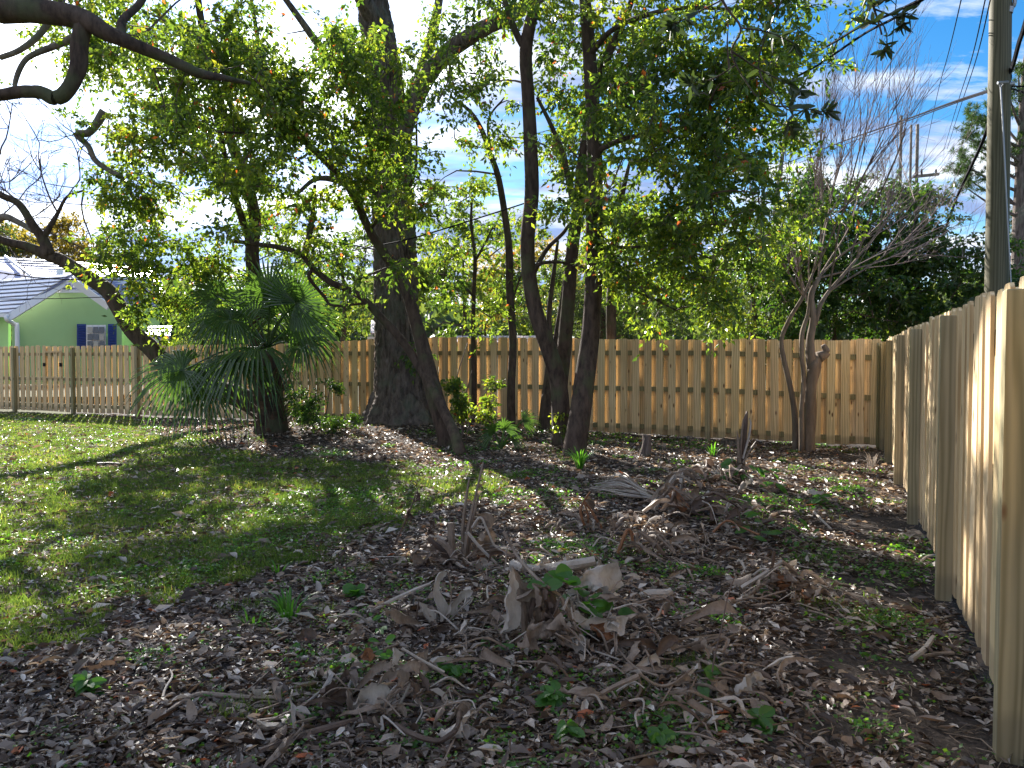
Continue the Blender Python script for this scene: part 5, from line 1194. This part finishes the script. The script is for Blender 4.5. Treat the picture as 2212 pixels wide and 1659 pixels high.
sapling('vine', 'dark green leafy vine wrapping the foot of the fibrous shaft', 1600, 1045, [(1598, 1010), (1590, 995)], [(1575, 1000), (1590, 996), (1605, 1000), (1620, 1005), (1585, 1015), (1565, 1020), (1560, 1035), (1610, 1015), (1630, 1010), (1640, 1020), (1555, 1022), (1598, 1008), (1628, 1030)], .17, .10)
# C2: broken heap with orange cut
t0, b, y = clump('collapsed banana debris with a raw orange cut end', 1480, 1120)
stalk(t0, y, [(1452, 1062), (1466, 1082), (1480, 1100)], [.05, .055, .05], D3, 'cut_stem', 10)
for pts, w_, m_ in (([(1380, 1090, .2), (1430, 1065, .1), (1475, 1080), (1500, 1100)], .2, D1), ([(1480, 1085), (1510, 1090), (1550, 1110), (1600, 1130)], .2, D1), ([(1440, 1100), (1470, 1120), (1490, 1150)], .22, D2), ([(1460, 1140), (1490, 1158), (1525, 1165)], .2, D1), ([(1500, 1110), (1540, 1125), (1570, 1120)], .16, D4), ([(1420, 1110), (1405, 1090), (1425, 1075)], .14, D2), ([(1530, 1060), (1520, 1075), (1505, 1085)], .15, D2)): dleaf(t0, y, pts, w_, m_, dy=.1, curl=1.0, crumple=.12)
for pts in ([(1400, 1080, .2), (1460, 1095), (1520, 1115), (1580, 1125)], [(1470, 1100), (1510, 1140), (1560, 1180), (1580, 1200)], [(1440, 1130), (1520, 1120), (1600, 1160)], [(1425, 1150), (1450, 1110), (1480, 1080)], [(1400, 1060, .3), (1460, 1090), (1500, 1130)]): stalk(t0, y, pts, [.014, .013, .010], random.choice([D1, D2, D4]), dy=.0)
heap(t0, b, 62, 1.0, l=(.15, .45), w=(.04, .12), hgt=.40)
# dead fan palm leaf on the ground
fpb = G0(1400, 1078); t0 = thing('dead_palm_frond', 'dry pale palm frond with many thin curved ribs lying on the litter', 'frond', fpb)
for k in range(54):
    f = k / 53; v0 = 1082 - 34 * f; e = G0(1262 + 60 * rng.random() + 30 * f, 1042 + 30 * (1 - f) + rng.normal(0, 3)); a = G0(1420 - 20 * f, 1088 - 10 * f)
    mid = G0(1345 + rng.normal(0, 6), 1086 - 42 * f + rng.normal(0, 2)) + [0, 0, .06 + .06 * rng.random()]
    mb = MB(); tube(mb, smooth_path([a + [0, 0, .05], mid, e + [0, 0, .03 + .05 * rng.random()]], 6), [.007, .006, .003], 4); mb.build('rib', random.choice([D2, D2, D1]), t0)
mb = MB(); tube(mb, smooth_path([G0(1480, 1100) + [0, 0, .08], G0(1420, 1085) + [0, 0, .08], G0(1330, 1042) + [0, 0, .05]], 5), [.02, .014, .006], 6); mb.build('petiole', D2, t0)
# small arched orange stalks
t0, b, y = clump('small dead shoot with thin arched orange-brown stalks', 1270, 1150)
stalk(t0, y, [(1262, 1135), (1254, 1105), (1260, 1085), (1275, 1062)], [.012, .011, .008], D3)
stalk(t0, y, [(1262, 1082), (1275, 1100), (1290, 1125), (1300, 1140)], [.010, .012, .014], D3)
stalk(t0, y, [(1268, 1150), (1270, 1115), (1262, 1085)], [.012, .008], D3)
for (u, v) in ((1260, 1130), (1280, 1135), (1312, 1140), (1250, 1140), (1270, 1145)): dleaf(t0, y, [(u, v - 15), (u + rng.uniform(-5, 8), v), (u + rng.uniform(-12, 12), v + 16)], .12, random.choice([D1, D2]), curl=1.0, crumple=.15)
heap(t0, b, 14, .45, hgt=.1)
# low arched petioles beyond
t0, b, y = clump('row of low bent brown leaf stalks right of the pale log', 1380, 1200)
stalk(t0, y, [(1335, 1195), (1352, 1150), (1362, 1147), (1366, 1170)], [.014, .014, .012], D3)
stalk(t0, y, [(1380, 1148), (1395, 1160), (1420, 1180), (1435, 1200)], [.012, .018, .016], D1)
stalk(t0, y, [(1378, 1148), (1375, 1175), (1385, 1200)], [.010, .012], D1)
stalk(t0, y, [(1330, 1200), (1380, 1215), (1450, 1205), (1530, 1190)], [.012, .012, .008], D4)
stalk(t0, y, [(1540, 1150, .6), (1570, 1125, .6), (1600, 1138, .5), (1640, 1155, .3)], [.010, .010, .008], D3)
heap(t0, b + [.3, 0, 0], 46, 1.0, l=(.12, .38), w=(.03, .07), hgt=.08)
# D: right crumpled clump
t0, b, y = clump('crumpled brown banana leaf clump beside the bare soil path', 1700, 1300)
for (u, v) in ((1680, 1250), (1700, 1245), (1720, 1255), (1735, 1270), (1690, 1275), (1715, 1290), (1738, 1290), (1665, 1240)): dleaf(t0, y, [(u, v - 14), (u + rng.uniform(-8, 12), v + 5), (u + rng.uniform(-12, 16), v + 30)], .14, random.choice([D1, D1, D4, D3]), dy=-.05, curl=1.4, crumple=.22)
stalk(t0, y, [(1602, 1270), (1650, 1240), (1690, 1212)], [.016, .015, .012], D2); stalk(t0, y, [(1610, 1290), (1650, 1262), (1695, 1245)], [.014, .012], D1)
stalk(t0, y, [(1665, 1285), (1668, 1230), (1672, 1190)], [.014, .012, .009], D4); stalk(t0, y, [(1688, 1212), (1712, 1230), (1738, 1262)], [.012, .012], D1)
heap(t0, b, 42, .45, l=(.1, .26), w=(.03, .07), hgt=.3)
sapling('vine', 'green vine leaves on the left of the crumpled brown clump', 1662, 1290, [(1660, 1260), (1665, 1235)], [(1660, 1250), (1668, 1258), (1655, 1268), (1670, 1272), (1660, 1283), (1648, 1275), (1672, 1245)], .09, .07)
# E: looping dry petioles
t0, b, y = clump('tangle of looping dry stalks around a withered shoot at the lower right', 1535, 1510)
stalk(t0, y, [(1380, 1460), (1330, 1482), (1280, 1510), (1232, 1542)], [.012, .012, .010], D1, dy=-.1)
for pts in ([(1378, 1455), (1384, 1490), (1368, 1520), (1372, 1545)], [(1380, 1455), (1420, 1480), (1455, 1475), (1500, 1440)], [(1372, 1545), (1385, 1575), (1430, 1560), (1480, 1510), (1505, 1460)], [(1250, 1560), (1320, 1545), (1400, 1535), (1480, 1525), (1540, 1510)], [(1260, 1605), (1320, 1610), (1355, 1580), (1400, 1560)], [(1500, 1580), (1520, 1550), (1535, 1515)], [(1410, 1500), (1440, 1520), (1440, 1560), (1410, 1580)], [(1330, 1395, .5), (1370, 1440, .2), (1420, 1460)]): stalk(t0, y, pts, [.007, .006, .004], random.choice([D1, D2, D1]), dy=-.05)
for pts, w_, m_ in (([(1440, 1480), (1470, 1465), (1500, 1470)], .07, D1), ([(1540, 1505), (1560, 1500), (1572, 1520), (1575, 1555)], .09, D1), ([(1460, 1440), (1490, 1450), (1510, 1430)], .06, D2), ([(1300, 1545), (1330, 1560), (1360, 1570)], .08, D1), ([(1245, 1530), (1255, 1555), (1275, 1565)], .06, D2), ([(1530, 1465), (1545, 1480), (1575, 1495)], .10, D1), ([(1585, 1490), (1610, 1470), (1632, 1462), (1635, 1480)], .12, D2), ([(1420, 1500), (1450, 1510), (1480, 1500)], .06, D2)): dleaf(t0, y, pts, w_, m_, dy=-.03, curl=1.1, crumple=.12)
heap(t0, b + [-.1, 0, 0], 40, .5, l=(.1, .26), w=(.02, .05), hgt=.12)
sapling('sapling', 'thin bare dark sapling stem rising through the looping stalks', 1538, 1500, [(1540, 1440), (1560, 1350), (1572, 1290), (1592, 1232)], [(1520, 1448), (1555, 1450), (1530, 1470), (1515, 1475), (1525, 1495), (1535, 1455)], .10, .06, r=.005)
# G: foreground leaves
t0, b, y = clump('pile of pale withered banana leaves in the left foreground', 815, 1545)
for pts, w_, m_ in (([(762, 1530), (785, 1510), (815, 1508), (838, 1525)], .16, D2), ([(760, 1545), (790, 1528), (830, 1530)], .12, D2), ([(745, 1560), (785, 1552), (815, 1555), (840, 1548)], .09, D2), ([(750, 1490), (753, 1520), (757, 1550)], .07, D1), ([(815, 1480), (835, 1458), (860, 1455), (862, 1475), (870, 1490)], .09, D1), ([(850, 1400), (852, 1425), (850, 1450)], .09, D2), ([(800, 1445), (830, 1440), (855, 1450)], .08, D1), ([(825, 1540), (840, 1560), (830, 1580)], .06, D1), ([(885, 1470), (895, 1490), (892, 1515)], .05, D4), ([(860, 1440), (890, 1445), (900, 1460)], .08, D1), ([(745, 1385), (765, 1365), (770, 1355), (775, 1380)], .08, D1), ([(780, 1420), (795, 1410), (800, 1430)], .08, D3), ([(640, 1380), (660, 1370), (672, 1385)], .10, D4)): dleaf(t0, y, pts, w_, m_, dy=-.02, curl=1.0, crumple=.08)
stalk(t0, y, [(838, 1610, -.3), (855, 1545), (888, 1472)], [.008, .007, .006], D2); stalk(t0, y, [(820, 1530), (850, 1500), (888, 1470)], [.007, .006], D1); stalk(t0, y, [(760, 1530), (735, 1560), (720, 1580)], [.006, .005], D1)
stalk(t0, y, [(855, 1565, -.2), (900, 1590, -.3), (950, 1600, -.3), (985, 1575, -.3), (992, 1540, -.2)], [.010, .012, .012, .009], D4)
stalk(t0, y, [(868, 1400), (910, 1425), (960, 1452)], [.006, .005], D2)
dleaf(t0, y, [(975, 1560), (990, 1530), (998, 1545), (995, 1560)], .08, D1, dy=-.1, curl=1.0)
heap(t0, b, 46, .48, l=(.1, .26), w=(.03, .09), hgt=.1)
# long stalks lying in the foreground
def stick(label, pts, r, m=D2, name='dry_stalk', cat='stick'):
    P0 = [G0(*q) for q in pts]; t_ = MB(); P = smooth_path(np.array(P0) + [0, 0, .03], 5); tube(t_, P, r, 7, wob=.1)
    o = t_.build(name, m); props(rebase(o, P0[0]), label, cat); return o
stick('long bent dry stalk lying across the left foreground litter', [(355, 1556), (395, 1530), (436, 1514), (520, 1520), (603, 1522)], [.007, .012, .012], D1)
stick('straight pale dry stalk slanting through the left foreground', [(608, 1580), (660, 1535), (726, 1480)], [.008, .006])
stick('short pale twig left of the long bent stalk', [(352, 1520), (358, 1500), (372, 1475), (368, 1460)], [.006, .006, .004])
stick('thick brown stalk lying low at the bottom left', [(560, 1640), (640, 1610), (720, 1585), (790, 1565)], [.014, .016, .012], D4)
stick('pale forked stick on the soil by the near fence post', [(1968, 1438), (1985, 1425), (2000, 1412), (2016, 1388)], [.014, .015, .017, .013], D2)
stick('thin curved stick resting against the fence foot', [(1985, 1228), (2000, 1212), (2030, 1205)], [.010, .009, .008], D2)
stick('crossed dry cane beneath the pale forked stick', [(1995, 1430), (2030, 1425), (2060, 1424)], [.010, .009], D1)
stick('thin dark stick lying on the grass under the palm', [(605, 1065), (640, 1070), (665, 1078)], [.02, .015], D4)
stick('long brown cane crossing the litter in the middle distance', [(1095, 995), (1140, 992), (1210, 985)], [.012, .010], D1)
stick('small dark branch on the bare path', [(1810, 1272), (1840, 1276), (1850, 1282)], [.010, .008], D4)
stick('thin pale branch in the mulch right of the shaft', [(1758, 1112), (1775, 1130), (1795, 1150)], [.012, .010])
stick('long dark stick on the lawn left of the palm shadow', [(210, 1008), (235, 1006), (262, 1008)], [.03, .02], D4)
t0, b, y = clump('torn white plastic-like husk lying by the right fence', 1975, 1163, 'pale_husk', 'husk')
dleaf(t0, y, [(1940, 1160), (1965, 1156), (2000, 1160)], .10, D2, curl=.6, crumple=.12); dleaf(t0, y, [(1955, 1140), (1962, 1150), (1985, 1158)], .06, D2, curl=.8)
# dried standing weeds on the lawn
for (lab, u, v, top_) in (('dried dark weed stalk with withered leaf bunch leaning right', 850, 1180, (905, 1050)), ('small dried dark weed tuft near the lawn edge', 795, 1172, (798, 1148)), ('dried brown weed with drooping leaves left of the spikes', 925, 1180, (930, 1120))):
    t0, b, y = clump(lab, u, v, 'dead_weed', 'dead weed')
    mu, mv = (u + top_[0]) / 2, (v + top_[1]) / 2
    stalk(t0, y, [(u, v), (mu + 3, mv), top_], [.009, .007, .004], D4)
    for k in range(7):
        f = rng.uniform(.5, 1); a, c = u + (top_[0] - u) * f, v + (top_[1] - v) * f; dleaf(t0, y, [(a, c), (a + rng.uniform(-8, 8), c + 8), (a + rng.uniform(-8, 8), c + 20)], .05, D4, curl=1.5, crumple=.2)

# stumps
def stump(label, u, v, h, r, m=G['bark_oak'], lean=(0, 0), name='stump'):
    b = G0(u, v); t0 = thing(name, label, 'stump', b); mb = MB()
    P = [b + [0, 0, -.05], b + [lean[0] * .5, 0, h * .5], b + [lean[0], 0, h]]; tube(mb, smooth_path(P, 5), [r * 1.2, r, r * .95], 16, wob=.10); mb.build('trunk', m, t0, False)
    mb = MB(); tube(mb, [b + [lean[0], 0, h + .002], b + [lean[0], 0, h + .012]], r * .86, 14, wob=.05); mb.build('cut_face', D1, t0)
stump('short upright cut log standing in the sunlit litter', 1394, 985, .32, .075, lean=(.03, 0))
stump('low dark stump against the fence beside the crooked sapling', 1352, 930, .16, .17)
stump('low broken stump at the fence foot behind the fibrous shaft', 1585, 962, .12, .20)
# large single fallen leaves in the foreground
bl = [None] * 6
for k in range(6):
    m2 = MB(); l, w = (.125, .055) if k % 2 else (.10, .062); n = 6; V = []
    cz, fd = [.25, -.2, .4, .1, -.35, .5][k], [.4, .8, .3, 1.1, .6, .5][k]
    for i in range(n + 1):
        t_ = i / n; ww = w * .5 * max(.06, math.sin(math.pi * (t_ * .95 + .03)) ** .8); zc = cz * l * (t_ - .5) ** 2 * 2; wz = .006 * math.sin(t_ * 9 + k)
        V += [(-ww, l * (t_ - .5), zc + fd * ww + wz), (0, l * (t_ - .5), zc), (ww, l * (t_ - .5), zc + fd * ww - wz)]
    F = np.array([[3 * i + a, 3 * i + a + 1, 3 * i + a + 4, 3 * i + a + 3] for i in range(n) for a in (0, 1)])
    m2.add(np.array(V), [F]); bl[k] = m2.mesh('fallen_leaf', [D1, D2, D1, D2, D4, D1][k], None, True)
Q = pick(230, lambda x, y: (1 - .75 * lawn(x, y)) * (1 - .5 * soil(x, y)), y0=2.55, y1=6.5, near=1.2)
for p in Q:
    o = bpy.data.objects.new('fallen_leaf', random.choice(bl)); COL.objects.link(o)
    o.location = (p[0], p[1], float(H(p[0], p[1])) + .035); o.rotation_euler = (rng.normal(0, .4), rng.normal(0, .4), rng.uniform(0, 6.28)); s_ = rng.uniform(.45, .95); o.scale = (s_, s_, s_)
    props(o, 'large curled dry leaf lying on top of the foreground leaf litter', 'fallen leaf', 'large fallen leaves in the foreground')

# ------------------------------------------------------------------ utility poles and wires
def pole(label, b, topz, r0, r1, lean=0.0, m=None):
    t0 = thing('utility_pole', label, 'utility pole', b); mb = MB(); P = [np.array(b) + [lean * f, 0, topz * f] for f in np.linspace(0, 1, 8)]
    tube(mb, P, [r0, r1], 20); mb.build('shaft', m or G['pole'], t0, True); return t0
pY = 11.6; p0 = pt(2152, 772, pY); p0[2] = 0
t0 = pole('tall wooden utility pole rising behind the right fence', p0, 11.0, .165, .135, -.08)
def onp(u, v, d=.0): return pt(u, v, pY - .20 + d)
mb = MB(); tube(mb, [onp(2161, 178), onp(2168, 300), onp(2176, 470), onp(2184, 622)], .012, 6); mb.build('ground_wire', G['metal'], t0)
mb = MB(); tube(mb, [onp(2155, 179, -.02), onp(2178, 177, -.02)], .02, 6); tube(mb, [onp(2158, 180), onp(2162, 190), onp(2168, 180)], .012, 5); mb.build('clamp', G['metal'], t0)
mb = MB(); tube(mb, smooth_path([onp(2178, 20, .2), onp(2190, 12, .1), onp(2193, -8, .1)], 4), .03, 8); tube(mb, [onp(2180, 28, .1), onp(2183, 16, .1)], .05, 10); mb.build('insulator', G['metal'], t0)
for v in (150, 182): mb = MB(); tube(mb, [onp(2176, v, .1), onp(2190, v - 2, .1)], .03, 8); mb.build('insulator', G['metal'], t0)
mb = MB(); tube(mb, smooth_path([onp(2176, 190, .2), onp(2184, 170, .1), onp(2182, 150, .1), onp(2179, 165, .1), onp(2185, 140, 0)], 5), .012, 6); mb.build('wire_loop', G['black'], t0)
for (lab, u, vt, Y, r) in (('slim far utility pole leftmost of the distant three', 1938, 250, 42, .075), ('distant utility pole standing immediately left of the crossarm pole', 1959.5, 270, 40, .06), ('distant utility pole carrying a crossarm to the right', 1973, 269, 40, .08)):
    p = pt(u, 772, Y); p[2] = 0; t0 = pole(lab, p, float(pt(u, vt, Y)[2]), r * 1.15, r, 0, G['bark_grey'])
    if 'carrying' in lab:
        mb = MB(); box(mb, pt(2000, 379, Y - .3), pt(2028, 376, Y - .3) - pt(2000, 379, Y - .3), np.array([0, .06, 0]), np.array([0, 0, .07])); mb.build('crossarm', G['bark_grey'], t0)
        for uu in (1991, 2022): mb = MB(); tube(mb, [pt(uu, 377, Y - .3), pt(uu, 366, Y - .3)], [.05, .10, .04], 8); mb.build('insulator', G['black'], t0)
def wire(label, pts, r=.011, sag=0):
    P = smooth_path([pt(*q) for q in pts], 8); mb = MB(); tube(mb, P, r, 5); o = mb.build('power_line', G['black']); props(rebase(o, P[0]), label, 'wire')
wire('upper twisted cable sloping from top right sky into the right crown', [(2010, -12, 8), (1982, 2, 8.3), (1920, 32, 9), (1854, 60, 9.8), (1738, 122, 11), (1500, 210, 14)], .016)
wire('lower twisted cable sloping from top right sky into the right crown', [(2020, -20, 8), (1991, 1, 8.3), (1930, 40, 9), (1872, 70, 9.8), (1790, 125, 10.5), (1728, 162, 11), (1500, 280, 14)], .016)
wire('cable falling left from the near pole across the bare twigs', [(2143, 193, pY), (2060, 220, 14), (1943, 263, 19), (1830, 302, 24), (1726, 342, 30), (1500, 430, 40)], .02)
wire('second cable just under the one falling left from the near pole', [(2143, 196, pY), (2060, 224, 14), (1943, 268, 19), (1830, 310, 24), (1726, 352, 30)], .012)
wire('steep thin line dropping left of the twig tips', [(1938, -40, 18), (1936, 0, 18), (1922, 170, 26), (1918, 300, 42)], .012)
wire('steep thin line crossing the blue gap right of the oak twig', [(2088, -60, 10), (2076, 0, 11), (2050, 110, 16), (2022, 217, 25), (1990, 370, 40)], .009)
wire('left one of the two parallel steep lines beside the near pole', [(2140, -60, 9), (2128, 0, 10), (2098, 130, 14), (2068, 225, 22), (2040, 320, 36)], .009)
wire('right one of the two parallel steep lines beside the near pole', [(2150, -60, 9), (2139, 0, 10), (2108, 130, 14), (2075, 230, 22), (2046, 322, 36)], .009)
wire('thick cable bundle running up right from the near pole', [(2182, 155, pY), (2190, 135, pY - .5), (2202, 90, pY - 1), (2212, 60, pY - 1.5), (2240, -40, pY - 2.5)], .03)
wire('thin wire leaving the near pole horizontally to the right edge', [(2180, 186, pY), (2212, 187, pY), (2300, 189, pY)], .012)
wire('thin wire leaving the near pole down to the right edge', [(2182, 190, pY), (2212, 200, pY - .5), (2290, 225, pY - 1)], .012)
wire('dark guy cable dropping left of the near pole into the trees', [(2142, 244, pY), (2125, 300, pY + 1), (2098, 360, pY + 3), (2068, 424, pY + 5), (2040, 500, pY + 7)], .028)
wire('black cable sagging across the front of the white house roof', [(-60, 583, 21), (0, 589, 21), (80, 600, 21), (190, 605, 21), (315, 604, 20.5), (420, 600, 20)], .018)
wire('thin line crossing the green gable wall of the house', [(-60, 645, 22), (0, 646, 22), (120, 645, 22), (225, 642, 22), (330, 640, 22)], .012)
wire('long dark line rising from the palm past the yard light', [(300, 604, 20), (450, 592, 18), (549, 582, 17), (700, 556, 16), (787, 536, 15), (900, 512, 14), (1100, 450, 13.5), (1160, 430, 13.5)], .013)
# yard light on the oak
ly = 14.6; lp = pt(745, 528, ly); t0 = thing('yard_light', 'dark green bucket-shaped yard light on an arm from the oak', 'lamp', lp)
mb = MB(); tube(mb, [pt(745, 537, ly), pt(745, 520, ly), pt(745, 517, ly)], [.075, .062, .04], 18); mb.build('housing', G['green_metal'], t0, True)
mb = MB(); tube(mb, [pt(745, 517, ly), pt(745, 512, ly)], .032, 12); mb.build('sensor_cap', G['green_metal'], t0, True)
mb = MB(); tube(mb, [pt(745, 545, ly), pt(745, 537, ly)], [.018, .03], 10); mb.build('bulb', plain('bulb', (.55, .58, .55), .2), t0, True)
mb = MB(); tube(mb, smooth_path([pt(750, 531, ly), pt(770, 531, ly + .2), pt(795, 536, ly + .7), pt(840, 545, ly + 1.3)], 4), .016, 8); mb.build('arm', G['metal'], t0, True)
mb = MB(); tube(mb, [pt(788, 500, ly + .6), pt(789, 575, ly + .6)], .012, 6); mb.build('conduit', G['black'], t0, True)
